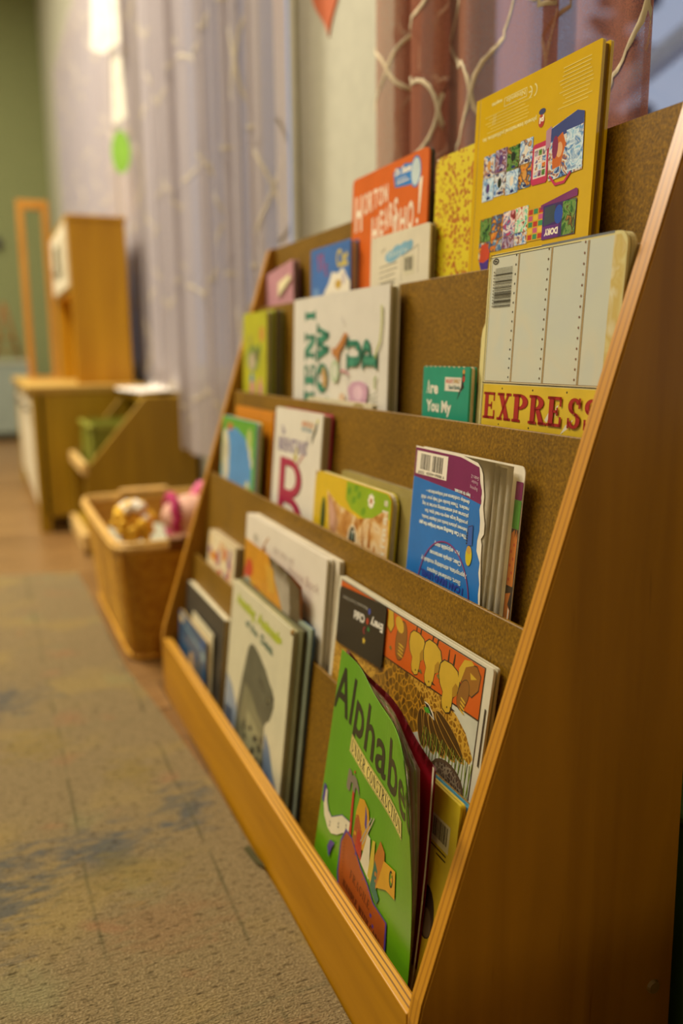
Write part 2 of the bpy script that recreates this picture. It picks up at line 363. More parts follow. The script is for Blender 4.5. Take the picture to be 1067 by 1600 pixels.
def book(name, label, y1, y0, zt, xt, xb, zb, th, cover, pages=None, back=None, kind='hard', r=0.004, corners=(1, 1, 1, 1), cov_t=0.0022,
         spine='l', yaw=0, roll=0, group=None, backdx=0.0, backdz=0.0, spine_m=None):
    o, w, h = book_root(name, y1, y0, zt, xt, xb, zb, yaw, roll)
    tag(o, label, 'book', group)
    back = back or cover; pages = pages or M_PAGES; spine_m = spine_m or cover
    inset = 0.0025 if kind == 'hard' else 0.0004
    if kind == 'paper': cov_t = 0.0006
    bm = bmesh.new(); slab(bm, rounded(w, h, r, corners), 0, cov_t); obj('front_cover', bm, cover, o)
    bm = bmesh.new(); slab(bm, [(a + backdx, b + backdz) for a, b in rounded(w, h, r, corners)], th - cov_t, th); obj('back_cover', bm, back, o)
    bm = bmesh.new()
    if kind == 'board':
        n = max(3, int((th - 2 * cov_t) / 0.0024)); d = (th - 2 * cov_t) / n
        for i in range(n):
            e = random.uniform(0, .0009); slab(bm, [(a * (w - e) / w, b * (h - e) / h) for a, b in rounded(w, h, r, corners)], cov_t + i * d + .0002, cov_t + (i + 1) * d - .0002)
    else:
        a0 = 0.001 if spine == 'l' else inset; a1 = w - inset if spine == 'l' else w - 0.001
        box(bm, a0, a1, cov_t + .0001, th - cov_t - .0001, inset, h - inset)
    obj('pages', bm, pages, o)
    bm = bmesh.new()
    sx = 0 if spine == 'l' else w
    pts = [(sx + (-1 if spine == 'l' else 1) * 0.002 * sin(PI * i / 8), 0.0004 + (th - .0008) * i / 8) for i in range(9)]
    va = [bm.verts.new((a, b, .001)) for a, b in pts]; vb = [bm.verts.new((a, b, h - .001)) for a, b in pts]
    for i in range(8): bm.faces.new((va[i], va[i + 1], vb[i + 1], vb[i])).smooth = True
    obj('spine', bm, spine_m, o)
    return o, w, h
def sheet(bm, w, v0, v1, fn, nu=20, nv=14, mi=0, edge=None, thick=0.0):
    """thin curved sheet; edge(v) = extra u of the free edge"""
    g = []
    for j in range(nv + 1):
        v = v0 + (v1 - v0) * j / nv; ww = w + (edge(v) if edge else 0)
        g.append([bm.verts.new(fn(ww * i / nu, v, 0)) for i in range(nu + 1)])
    for j in range(nv):
        for i in range(nu):
            f = bm.faces.new((g[j][i], g[j][i + 1], g[j + 1][i + 1], g[j + 1][i])); f.smooth = True; f.material_index = mi
def solid(o, t):
    m = o.modifiers.new('thickness', 'SOLIDIFY'); m.thickness = t; m.offset = 0; return o

# ================================================================== THE ROOM
def floor_mat():
    t = NT('floor_planks'); v = t.coords((1, 1, 1))
    br = t.n('ShaderNodeTexBrick'); br.offset = 0.4; br.inputs['Scale'].default_value = 1.0
    br.inputs['Brick Width'].default_value = 0.9; br.inputs['Row Height'].default_value = 0.12; br.inputs['Mortar Size'].default_value = 0.0018
    br.inputs['Color1'].default_value = lin('#8d6a3c'); br.inputs['Color2'].default_value = lin('#755329'); br.inputs['Mortar'].default_value = lin('#35230f')
    t.l(v, br.inputs['Vector'])
    n = t.n('ShaderNodeTexNoise'); n.inputs['Scale'].default_value = 3; n.inputs['Detail'].default_value = 6; t.l(t.coords((2, 26, 2)), n.inputs['Vector'])
    r = t.ramp(n.outputs['Fac'], [(0.3, (0.6, 0.55, 0.5, 1)), (0.7, (1.1, 1.1, 1.1, 1))])
    mx = t.n('ShaderNodeMix', data_type='RGBA', blend_type='MULTIPLY'); mx.inputs['Factor'].default_value = 0.9; t.l(br.outputs['Color'], mx.inputs[6]); t.l(r, mx.inputs[7])
    t.l(mx.outputs[2], t.b.inputs['Base Color']); t.b.inputs['Roughness'].default_value = 0.35; return t.m
def sbox(name, x0, x1, y0, y1, z0, z1, m, bev=0):
    return struct(mbox(name, x0, x1, y0, y1, z0, z1, m, None, bev))
WX = 0.34                                   # inner face of the window wall
M_WALL = mat('#bfbca6', 0.75, 0.3, 0.03); M_TRIM = mat('#dcdabf', 0.5, 0.4, 0.02)
M_GREEN = mat('#84895c', 0.8, 0.2, 0.05)
sbox('floor', -3.4, 0.50, -2.6, 6.72, -0.06, 0.0, floor_mat())
sbox('ceiling', -3.4, 0.50, -2.6, 6.72, 3.3, 3.38, mat('#d8d2b8', 0.9, 0.2))
sbox('wall_far', -3.4, 0.50, 6.6, 6.72, 0.0, 3.3, M_GREEN)
sbox('wall_near', -3.4, 0.50, -2.72, -2.6, 0.0, 3.3, mat('#6d5f3c', .8, .2))
sbox('wall_left', -3.5, -3.4, -2.72, 6.72, 0.0, 3.3, M_WALL)
# window wall with three openings, glass set at the outer side
OPEN = [(-0.55, 0.665), (1.14, 2.66), (3.02, 5.3)]; Z0, Z1 = 0.50, 2.15
bm = bmesh.new()
ys = [-2.6] + [a for p in OPEN for a in p] + [6.6]
box(bm, WX, WX + .14, -2.6, 6.6, 0, Z0); box(bm, WX, WX + .14, -2.6, 6.6, Z1, 3.3)
for i in range(0, len(ys), 2): box(bm, WX, WX + .14, ys[i], ys[i + 1], Z0, Z1)
struct(obj('wall_right', bm, M_WALL))
glass = NT('window_glass'); glass.t.nodes.remove(glass.b)
g1 = glass.n('ShaderNodeBsdfTransparent'); g2 = glass.n('ShaderNodeBsdfGlossy'); g2.inputs['Roughness'].default_value = 0.02; g3 = glass.n('ShaderNodeMixShader'); g3.inputs[0].default_value = 0.06
g1.inputs[0].default_value = (0.93, 0.96, 1, 1)
glass.l(g1.outputs[0], g3.inputs[1]); glass.l(g2.outputs[0], g3.inputs[2]); glass.l(g3.outputs[0], glass.t.nodes['Material Output'].inputs[0])
for i, (a, b) in enumerate(OPEN):
    bm = bmesh.new(); f = .035
    for q in ((a, b, Z0, Z0 + f), (a, b, Z1 - f, Z1), (a, a + f, Z0 + f, Z1 - f), (b - f, b, Z0 + f, Z1 - f)): box(bm, WX + .07, WX + .12, *q)
    n = max(1, int((b - a) / 1.6))
    for k in range(1, n): yy = a + (b - a) * k / n; box(bm, WX + .075, WX + .115, yy - .015, yy + .015, Z0 + f, Z1 - f)
    wo = struct(obj('window_%d' % (i + 1), bm, M_TRIM))
    bm = bmesh.new(); box(bm, WX + .09, WX + .096, a + f, b - f, Z0 + f, Z1 - f); obj('window_pane', bm, glass.m, wo)
    bm = bmesh.new(); box(bm, WX - .012, WX + .07, a - .0, b + .0, Z0 - .012, Z0 + .004); obj('window_sill', bm, M_TRIM, wo)
# flat casing strips beside the window openings
k = 0
for a, b in OPEN:
    for yy, s in ((a, -1), (b, 1)):
        k += 1; sbox('trim_%d' % k, WX - .008, WX, min(yy, yy + s * .03), max(yy, yy + s * .03), 0.4, Z1 + .03, M_TRIM, 0.002)
sbox('baseboard_right', WX - .012, WX, -2.6, 6.6, 0.0, 0.09, M_TRIM, 0.002)
sbox('baseboard_far', -3.4, WX - .012, 6.588, 6.6, 0.0, 0.09, M_TRIM, 0.002)

# ------------------------------------------------------------------ outside the windows
sbox('ground', 0.9, 22, -12, 30, -0.5, -0.4, mat('#7f8298', 0.9, 0.1, 0.2))
def tree(loc, h, seed, label):
    rnd = random.Random(seed); o = tag(empty('tree', loc), label, 'tree')
    bm = bmesh.new(); tube(bm, [(0, 0, 0), (.05, .03, h * .4), (-.04, .05, h * .75), (0, 0, h)], .1, 8, radii=[.14, .11, .07, .02])
    for i in range(16):
        z = h * (.2 + .75 * i / 16); a = rnd.uniform(0, 2 * PI); L = (1.2 - z / h) * h * .28
        tube(bm, [(0, 0, z), (L * .5 * cos(a), L * .5 * sin(a), z + .15), (L * cos(a), L * sin(a), z + .1)], .03, 6, radii=[.035, .025, .008])
    obj('trunk', bm, mat('#3d3f4f', 0.9, 0.2), o)
    bm = bmesh.new()
    for i in range(70):
        z = h * rnd.uniform(.22, 1.0); rr = (1.15 - z / h) * h * .26; a = rnd.uniform(0, 2 * PI); q = rnd.uniform(.3, 1) * rr
        ball(bm, (q * cos(a), q * sin(a), z), rnd.uniform(.05, .13) * 1.6, (1, 1, .6), 7)
    obj('foliage', bm, picture('conifer_green', ['#2c3550', '#3f4a66', '#59637f'], 9, 0.9, seed), o)
tree((6.3, 4.6, -.4), 4.6, 3, 'dark bluish tree outside the window behind the book display')
tree((7.0, 8.2, -.4), 5.4, 9, 'dark tree standing farther along outside, left of the tree nearest the window')
bm = bmesh.new(); tube(bm, [(2.0, 2.6, 1.40), (2.0, 1.3, 1.75)], .045, 10); tube(bm, [(2.0, 1.35, -.4), (2.0, 1.35, 1.73)], .03, 10); tube(bm, [(2.0, 2.55, -.4), (2.0, 2.55, 1.41)], .03, 10)
tag(obj('streak_bar', bm, mat('#f2f5ff', 0.3, 0.6)), 'sloping white bar added outside the window as a bright streak beside the curtain edge', 'streak_bar')  # invented bar standing in for a bright streak across the window

# ================================================================== CURTAINS
def catmull(P, n=10):
    out = []
    for i in range(len(P) - 1):
        p0 = P[max(0, i - 1)]; p1 = P[i]; p2 = P[i + 1]; p3 = P[min(len(P) - 1, i + 2)]
        for k in range(n):
            t = k / n
            out.append(tuple(0.5 * ((2 * p1[j]) + (-p0[j] + p2[j]) * t + (2 * p0[j] - 5 * p1[j] + 4 * p2[j] - p3[j]) * t * t + (-p0[j] + 3 * p1[j] - 3 * p2[j] + p3[j]) * t ** 3) for j in (0, 1)))
    out.append(P[-1]); return out
class Drape:
    def __init__(s, P, z0, z1, n=10, sway=0.0):
        s.P = catmull(P, n); s.z0, s.z1, s.sway = z0, z1, sway; s.S = [0]
        for a, b in zip(s.P, s.P[1:]): s.S.append(s.S[-1] + math.hypot(b[0] - a[0], b[1] - a[1]))
        s.L = s.S[-1]
    def at(s, d, z, lift=0):
        import bisect
        d = max(0, min(s.L - 1e-6, d)); i = min(len(s.P) - 2, bisect.bisect_right(s.S, d) - 1); t = (d - s.S[i]) / max(1e-9, s.S[i + 1] - s.S[i])
        a, b = s.P[i], s.P[i + 1]; T = Vector((b[0] - a[0], b[1] - a[1])).normalized(); N = Vector((-T.y, T.x))
        if N.x > 0: N = -N
        x = a[0] + (b[0] - a[0]) * t + N.x * lift; y = a[1] + (b[1] - a[1]) * t + N.y * lift
        k = s.sway * sin(3.1 * z + 9 * d)
        return Vector((x + k * .4, y + k, z))
    def mesh(s, rows=16):
        bm = bmesh.new(); g = []
        for j in range(rows + 1):
            z = s.z0 + (s.z1 - s.z0) * j / rows; g.append([bm.verts.new(s.at(d, z)) for d in s.S])
        for j in range(rows):
            for i in range(len(s.S) - 1): bm.faces.new((g[j][i], g[j][i + 1], g[j + 1][i + 1], g[j + 1][i])).smooth = True
        for v in bm.verts:
            if v.co.y > 1.97: v.co.z = max(v.co.z, .462 if v.co.y < 2.38 else .485)
        return bm
def trellis(W, H):
    """one quarter of the lattice line, mirrored to a full closed quatrefoil outline"""
    q = [(0.0, .5), (.035, .44), (.09, .375), (.16, .325), (.20, .305), (.215, .30), (.215, .265), (.25, .265), (.30, .262), (.37, .235), (.43, .18), (.475, .10), (.5, 0)]
    r = [(x * W, y * H) for x, y in q]; full = r + [(x, -y) for x, y in reversed(r[:-1])] + [(-x, -y) for x, y in r[1:]] + [(-x, y) for x, y in reversed(r[:-1])]
    return full
def embroidery(dr, W, H, wd, d0=0.0, z0=0.0, lift=0.0012):
    bm = bmesh.new(); out = trellis(W, H)
    cols = int(dr.L / W) + 3; rows = int((dr.z1 - dr.z0) / H) + 3
    for c in range(-1, cols):
        for r in range(-1, rows):
            for half in (0,):
                cx = d0 + (c + .5 * half) * W * 1.0; cz = dr.z0 + z0 + (r + .5 * half) * H
                pts = []
                for i in range(len(out) - 1):
                    a, b = out[i], out[i + 1]; m = max(1, int(math.hypot(b[0] - a[0], b[1] - a[1]) / .006))
                    pts += [(a[0] + (b[0] - a[0]) * t / m, a[1] + (b[1] - a[1]) * t / m) for t in range(m)]
                pts.append(out[-1]); prev = None
                for i, (x, y) in enumerate(pts):
                    a = pts[i - 1] if i else pts[-2]; b = pts[(i + 1) % len(pts)]; t = Vector((b[0] - a[0], b[1] - a[1]))
                    if t.length < 1e-9: continue
                    t.normalize(); n = Vector((-t.y, t.x)) * wd / 2; zig = 1 + .25 * (i % 2)
                    X, Z = cx + x, cz + y
                    if X < .002 or X > dr.L - .002 or Z < dr.z0 or Z > dr.z1: prev = None; continue
                    cur = (bm.verts.new(dr.at(X - n.x * zig, Z - n.y * zig, lift)), bm.verts.new(dr.at(X, Z, lift + .0012)), bm.verts.new(dr.at(X + n.x * zig, Z + n.y * zig, lift)))
                    if prev:
                        for k in (0, 1): bm.faces.new((prev[k], prev[k + 1], cur[k + 1], cur[k])).smooth = True
                    prev = cur
    return bm
M_THREAD = mat('#d8c6a2', 0.7, 0.3, 0.15)
def curtain(label, P, z0, z1, m, W, H, wd, d0, zo, thread=M_THREAD, sway=0.0, group=None, n=10):
    dr = Drape(P, z0, z1, n, sway); o = tag(empty('curtain', (P[0][0], P[0][1], z0)), label, 'curtain', group); o0 = o.location.copy()
    def sub(bm):
        for v in bm.verts: v.co -= o0
        return bm
    obj('fabric', sub(dr.mesh()), m, o); obj('embroidery', sub(embroidery(dr, W, H, wd, d0, zo)), thread, o)
    return o, dr, sub
M_SHEER_BROWN = sheer('sheer_brown', '#b87a60', .66, .35)
x = WX - .045
cur1, _, _ = curtain('reddish brown sheer curtain with cream trellis embroidery behind the top books',
    [(x, .676), (x - .012, .64), (x - .002, .60), (x + .014, .585), (x + .012, .615), (x + .018, .655), (x + .026, .62), (x + .012, .565), (x - .008, .555), (x - .012, .52), (x, .487), (x + .016, .50), (x + .016, .54), (x + .022, .50), (x + .006, .455),
     (x - .006, .42), (x + .012, .39), (x + .004, .355), (x - .006, .322), (x - .012, .29), (x + .002, .268), (x + .014, .285), (x + .02, .315), (x + .022, .27), (x + .006, .235), (x + .012, .20), (x + .002, .172), (x - .006, .150), (x + .002, .136), (x + .010, .146), (x + .012, .155)],
    0.45, 2.2, M_SHEER_BROWN, .20, .165, .0048, .057, .082)
M_SHEER_WHITE = sheer('sheer_lavender', '#cdc1be', .82, .42)
x = WX - .05; P = []; yy = 1.045; i = 0
rnd = random.Random(4)
while yy < 2.84:
    P.append((x + (.016 if i % 2 else -.016) + rnd.uniform(-.006, .006), yy)); yy += rnd.choice((.045, .06, .03, .075)); i += 1
    if i % 5 == 0: P.append((x + .02, yy - .035)); P.append((x + .026, yy - .005)); yy += .012
cur2, d2, sub2 = curtain('pale lavender sheer curtain draped onto the slanted cubby shelf', P, 0.30, 2.2, M_SHEER_WHITE, .52, .56, .007, .10, .30, mat('#c9bda6', .7, .3), .006, n=7)
# the hem that lies folded on the cubby top
bm = bmesh.new(); g = []
for i in range(30):
    s = i / 29; yy = 2.03 + .60 * s
    g.append([bm.verts.new((.30 - .155 * t * (1 - .35 * abs(s - .45)), yy + .02 * sin(9 * t), .459 + .010 * abs(sin(i * .9 + 3 * t)) * (1 - t * .3) + .16 * max(0, .12 - t) )) for t in [k / 10 for k in range(11)]])
for i in range(29):
    for k in range(10): bm.faces.new((g[i][k], g[i + 1][k], g[i + 1][k + 1], g[i][k + 1])).smooth = True
hem = obj('draped_hem', sub2(bm), mat('#e6dccf', .8, .2), cur2); solid(hem, .002)
P = []; yy = 2.90; i = 0
while yy < 5.2: P.append((x + (.02 if i % 2 else -.02), yy)); yy += rnd.choice((.06, .09, .12)); i += 1
curtain('pale sheer curtain farthest along the window wall behind the toy kitchen', P, 0.30, 2.2, M_SHEER_WHITE, .60, .56, .007, .1, .2, mat('#c9bda6', .7, .3), .004, n=5)

# papers and shapes on the wall between the windows
def heart(w, n=40):
    P = []
    for i in range(n):
        t = 2 * PI * i / n; P.append((w * (16 * sin(t) ** 3) / 34, w * (13 * cos(t) - 5 * cos(2 * t) - 2 * cos(3 * t) - cos(4 * t)) / 34))
    return P
bm = bmesh.new(); prism(bm, heart(.165), lambda a, b: (WX - .003, .955 - a, 1.178 + b), lambda a, b: (WX, .955 - a, 1.178 + b))
tag(obj('paper_heart', bm, mat('#c8622c', .6, .3)), 'orange paper heart on the pale wall between the curtains', 'paper heart')
def hung(name, pts, x0, y0, z0, m, label, cat, strip=0):
    bm = bmesh.new(); prism(bm, pts, lambda a, b: (x0 + a, y0 - .9 * a + .01 * b, z0 + b), lambda a, b: (x0 + a, y0 + .0015 - .9 * a + .01 * b, z0 + b))
    if strip: box(bm, x0 - .0012, x0 + .0012, y0 + .0002, y0 + .0012, z0 + strip, z0 + strip + .45)
    tag(obj(name, bm, m), label, cat)
hung('hanging_tag', [(.027 * cos(2 * PI * i / 24), .068 * sin(2 * PI * i / 24)) for i in range(24)], .238, 2.55, 1.235, mat('#7fae34', .6, .3), 'green oval paper tag hanging in front of the farther pale curtain', 'tag', .06)
hung('hanging_paper', [(-.045, .02), (-.01, .0), (.040, .03), (.034, .42), (-.020, .45)], .218, 2.60, 1.55, mat('#efe8d8', .8, .2), 'white paper hanging high above the green oval tag', 'paper')
hung('hanging_paper', [(-.018, .0), (.022, .02), (.016, .21), (-.010, .20)], .240, 2.57, 1.325, mat('#eae4d2', .8, .2), 'small white paper strip just above the green oval tag, below the larger paper', 'paper')

# ================================================================== RUG
def rug_mat():
    t = NT('faded_rug'); tc = t.n('ShaderNodeTexCoord'); v = tc.outputs['Object']
    def noise(scale, detail=4, sc=(1, 1, 1), dist=0.0):
        mp = t.n('ShaderNodeMapping'); mp.inputs['Scale'].default_value = sc; t.l(v, mp.inputs['Vector'])
        n = t.n('ShaderNodeTexNoise'); n.inputs['Scale'].default_value = scale; n.inputs['Detail'].default_value = detail; n.inputs['Distortion'].default_value = dist; t.l(mp.outputs[0], n.inputs['Vector']); return n.outputs['Fac']
    def mix(f, a, b, k=1.0):
        mx = t.n('ShaderNodeMix', data_type='RGBA')
        mm = t.n('ShaderNodeMath', operation='MULTIPLY'); t.l(f, mm.inputs[0]); mm.inputs[1].default_value = k; t.l(mm.outputs[0], mx.inputs['Factor'])
        if hasattr(a, 'links'): t.l(a, mx.inputs[6])
        else: mx.inputs[6].default_value = a
        if hasattr(b, 'links'): t.l(b, mx.inputs[7])
        else: mx.inputs[7].default_value = b
        return mx.outputs[2]
    grain = noise(420, 3, (1, 1.6, 1)); loops = noise(170, 3, (.5, 2.4, 1), .3); broken = noise(11, 4)
    base = t.ramp(grain, [(0.3, '#67573a'), (0.55, '#8f7b56'), (0.75, '#ae9b74')])
    def spot(cx, cy, rx, ry, edge_seed):
        s = t.n('ShaderNodeMapping'); s.inputs['Location'].default_value = (-cx / rx, -cy / ry, 0); s.inputs['Scale'].default_value = (1 / rx, 1 / ry, 0)
        t.l(v, s.inputs['Vector']); ln = t.n('ShaderNodeVectorMath', operation='LENGTH'); t.l(s.outputs[0], ln.inputs[0])
        n = noise(38, 4, (1, 2.5, 1)); a = t.n('ShaderNodeMath', operation='MULTIPLY_ADD'); t.l(n, a.inputs[0]); a.inputs[1].default_value = 3.0; t.l(ln.outputs['Value'], a.inputs[2])
        return t.ramp(a.outputs[0], [(0, (1, 1, 1, 1)), (1, (1, 1, 1, 1))]) if False else rng(a.outputs[0], 2.6, 1.7)
    def rng(sock, a, b):
        m = t.n('ShaderNodeMapRange'); t.l(sock, m.inputs[0]); m.inputs[1].default_value = a; m.inputs[2].default_value = b; return m.outputs[0]
    col = base
    col = mix(rng(noise(5, 5, (1, 1.4, 1)), .52, .62), col, lin('#a98f4a'), .3)
    col = mix(rng(noise(7, 5, (1.3, 1, 1)), .60, .70), col, lin('#868c62'), .28)
    col = mix(rng(noise(9, 5, (1, 1.3, 1), .4), .62, .70), col, lin('#a06a48'), .4)
    BL = lin('#4c5356')
    for s in ((-.165, .44, .075, .055), (-.05, .50, .035, .06), (-.30, .40, .075, .10), (-.30, .95, .10, .08), (-.55, .6, .12, .1), (-.15, .0, .1, .05)): col = mix(spot(*s, 1), col, BL, .75)
    for s in ((-.145, .39, .07, .05), (-.10, .62, .04, .05), (-.22, .75, .06, .05)): col = mix(spot(*s, 2), col, lin('#8a742c'), .4)
    for s in ((-.12, .29, .07, .05), (-.06, .10, .05, .03)): col = mix(spot(*s, 2), col, lin('#94603c'), .22)
    sp = t.n('ShaderNodeSeparateXYZ'); t.l(v, sp.inputs[0]); wob = noise(6, 4)
    for cx in (-.052, -.185, -.292, -.42):
        a = t.n('ShaderNodeMath', operation='MULTIPLY_ADD'); t.l(wob, a.inputs[0]); a.inputs[1].default_value = .012; t.l(sp.outputs[0], a.inputs[2])
        b = t.n('ShaderNodeMath', operation='SUBTRACT'); t.l(a.outputs[0], b.inputs[0]); b.inputs[1].default_value = cx + .006
        c = t.n('ShaderNodeMath', operation='ABSOLUTE'); t.l(b.outputs[0], c.inputs[0])
        d_ = t.n('ShaderNodeMath', operation='MULTIPLY'); t.l(rng(c.outputs[0], .0030, .0005), d_.inputs[0]); t.l(rng(broken, .42, .56), d_.inputs[1])
        col = mix(d_.outputs[0], col, lin('#4c4a30'), .6)
    for cy in (1.66, 1.20, .80, .16):
        a = t.n('ShaderNodeMath', operation='MULTIPLY_ADD'); t.l(wob, a.inputs[0]); a.inputs[1].default_value = .02; t.l(sp.outputs[1], a.inputs[2])
        b = t.n('ShaderNodeMath', operation='SUBTRACT'); t.l(a.outputs[0], b.inputs[0]); b.inputs[1].default_value = cy
        c = t.n('ShaderNodeMath', operation='ABSOLUTE'); t.l(b.outputs[0], c.inputs[0])
        col = mix(rng(c.outputs[0], .004, .001), col, lin('#6a6648'), .25)
    # gaps between loops
    crack = rng(loops, .44, .30); col = mix(crack, col, lin('#2f220f'), .8)
    t.l(col, t.b.inputs['Base Color']); t.b.inputs['Roughness'].default_value = .95; t.b.inputs['Specular IOR Level'].default_value = .1
    ad = t.n('ShaderNodeMath', operation='ADD'); t.l(loops, ad.inputs[0]); t.l(grain, ad.inputs[1]); t.bump(ad.outputs[0], 1.0, .003)
    return t.m
RUGP = [(-2.3, -1.2), (-.0015, -1.2), (-.0015, .33 - .05), (-.003, .33), (-.007, .535), (-.028, .82), (-.049, 1.02), (-.052, 1.60), (-.056, 1.775), (-.15, 1.80), (-.30, 1.835), (-2.3, 2.0)]
rug = tag(empty('rug', (0, 0, 0)), 'faded tan rug with worn blue grey and ochre pattern beside the shelf', 'rug')
bm = bmesh.new(); prism(bm, RUGP, lambda a, b: (a, b, .012), lambda a, b: (a, b, 0.0005))
es = [e for e in bm.edges if all(v.co.z > .01 for v in e.verts)]
bmesh.ops.bevel(bm, geom=es, offset=.005, segments=3, affect='EDGES'); bmesh.ops.recalc_face_normals(bm, faces=bm.faces)
obj('rug_pile', bm, rug_mat(), rug)
bm = bmesh.new(); rnd = random.Random(5)
for i in range(420):
    t = i / 420; a = -.06 - 1.6 * t; b = 1.777 + (.056 + a) * -.10 + .003
    d = rnd.uniform(-.006, .006); tube(bm, [(a, b - .006, .006), (a + d, b + .012, .004), (a + d * 2, b + rnd.uniform(.02, .032), .0025)], .0012, 4)
fr = obj('fringe', bm, mat('#cdbf98', .9, .1), rug); fr['kind'] = 'stuff'
bm = bmesh.new(); P = [(-.014, .382), (-.008, .378), (-.0022, .345), (-.004, .330), (-.010, .350)]
a = [bm.verts.new((p[0], p[1], .0135 + .004 * (i % 2))) for i, p in enumerate(P)]; bm.faces.new(a)
tag(solid(obj('paper_scrap', bm, mat('#4a4428', .9, .1)), .0008), 'small dull scrap on the rug against the front rail', 'scrap')

# ================================================================== BOOK DISPLAY SHELF
L = 0.90
shelf = tag(empty('book_display_shelf', (0, 0, 0)), 'slant-front wooden book display shelf with four dividers full of books', 'bookshelf')
PT = .017
def side(y0, y1):
    bm = bmesh.new(); prof = [(0, 0), (0, .108), (.208, .7425), (.226, .7425), (.2375, 0)]
    prof = [(0, 0), (0, .100), (.0035, .118), (.2065, .739), (.2115, .7425), (.226, .7425), (.2375, 0)]
    if y0 == 0: pass
    n = len(prof); A = [bm.verts.new((p[0], y0, p[1])) for p in prof]; B = [bm.verts.new((p[0], y1, p[1])) for p in prof]
    bm.faces.new(A); bm.faces.new(B[::-1])
    for i in range(n):
        f = bm.faces.new((A[i], B[i], B[(i + 1) % n], A[(i + 1) % n])); f.material_index = 1
    bmesh.ops.recalc_face_normals(bm, faces=bm.faces)
    bmesh.ops.bevel(bm, geom=[e for e in bm.edges if abs(e.verts[0].co.y - e.verts[1].co.y) < 1e-6], offset=.0016, segments=2, affect='EDGES')
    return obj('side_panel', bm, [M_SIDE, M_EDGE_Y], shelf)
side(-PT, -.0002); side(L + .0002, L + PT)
bm = bmesh.new(); vs = box(bm, 0, .0142, 0, L, 0, .0998)
for f in bm.faces:
    if abs(f.calc_center_median().z - .0998) < 1e-5: f.material_index = 1
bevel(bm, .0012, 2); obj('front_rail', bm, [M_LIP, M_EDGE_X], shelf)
DIV = [(.0595, .2427, .0305, .012), (.0927, .379, .0597, .11), (.1385, .5123, .107, .25), (.1847, .6466, .171, .38)]
for xt, zt, xb, zb in DIV:
    bm = bmesh.new(); d = .0032; prism(bm, [(xt, zt), (xb, zb - .02), (xb + d, zb - .02), (xt + d, zt)], lambda a, b: (a, 0, b), lambda a, b: (a, L, b))
    bmesh.ops.recalc_face_normals(bm, faces=bm.faces); bevel(bm, .0006, 1); obj('divider', bm, M_HB, shelf)
bm = bmesh.new(); prism(bm, [(.2163, .7419), (.203, .02), (.209, .02), (.2223, .7419)], lambda a, b: (a, 0, b), lambda a, b: (a, L, b)); bmesh.ops.recalc_face_normals(bm, faces=bm.faces)
obj('back_panel', bm, M_HB, shelf)
for x0, x1, z in ((.014, .0345, .020), (.0445, .066, .100), (.0795, .118, .240), (.1255, .178, .370), (.1815, .208, .505)):
    bm = bmesh.new(); box(bm, x0, x1, .0005, L - .0005, z, z + .008); obj('shelf_board', bm, M_HB, shelf)
for bx, bz in ((.216, .064),):
    bm = bmesh.new(); bmesh.ops.create_cone(bm, cap_ends=True, segments=20, radius1=.0062, radius2=.005, depth=.003)
    for v in bm.verts: v.co = Vector((v.co.x, -v.co.z * 1.0, v.co.y))
    for v in bm.verts: v.co += Vector((bx, -PT - .0012, bz))
    obj('bolt', bm, mat('#8a6a2c', .35, .6), shelf)

# ================================================================== BOOKS, TOP ROW
K = mat('#2b241b', .5, .4, 0); W_ = mat('#e8dfc9', .5, .4, .02); WT = mat('#f0e6d0', .4, .4, .01)
RED = mat('#a8201c', .4, .4, .03)
G1 = 'books on the top row'; G2 = 'books on the second row'; G3 = 'books on the third row'; G4 = 'books on the fourth row'; G5 = 'books in the bottom row'

o, w, h = book('picture_book', 'dusty pink book tilted at the far end of the top row', .888, .752, .700, .200, .192, .525, .010, mat('#b9828a', .5), back=mat('#a5707d', .5), group=G1, roll=-.10, pages=M_PAGES_DARK, spine='l')
bm = bmesh.new(); prism(bm, [(-.004, .11), (.055, .128), (.05, .136), (.0, .132)], lambda a, b: (a + .075, -.003, b + .018), lambda a, b: (a + .075, -.001, b + .018)); obj('folded_page', bm, mat('#e3d6a6', .7), o)

o, w, h = book('picture_book', 'bright blue book with red and yellow title letters and a white animal', .675, .536, .7135, .193, .190, .515, .013, mat('#3f6fb4', .35), back=mat('#2c4f8c', .4), group=G1, pages=mat('#c9ac85', .7), r=.003)
a = Art(); a.serif('TI', .024, .168, .021, mat('#b03a62', .4), wid=.9, rot=.05); a.serif('E', .053, .160, .015, mat('#b03a62', .4), wid=.9); a.text('Cat', .094, .168, .022, mat('#d8c04a', .4), width=.038, bold=.03); a.build('title', o, flat)
a = Art()
a.poly([(.045, .10), (.05, .138), (.068, .150), (.078, .163), (.098, .160), (.116, .166), (.128, .155), (.139, .146), (.139, .10)], W_)
a.ell(.100, .146, .011, .006, mat('#c9a23c', .4)); a.ell(.118, .152, .006, .008, mat('#c3b6b8', .4)); a.line([(.06, .12), (.08, .135), (.1, .125)], .003, mat('#bba9a6', .4)); a.ell(.02, .135, .012, .012, mat('#6c95c8', .4)); a.build('illustration', o, flat, clip=(0, .02, .1385, .19))

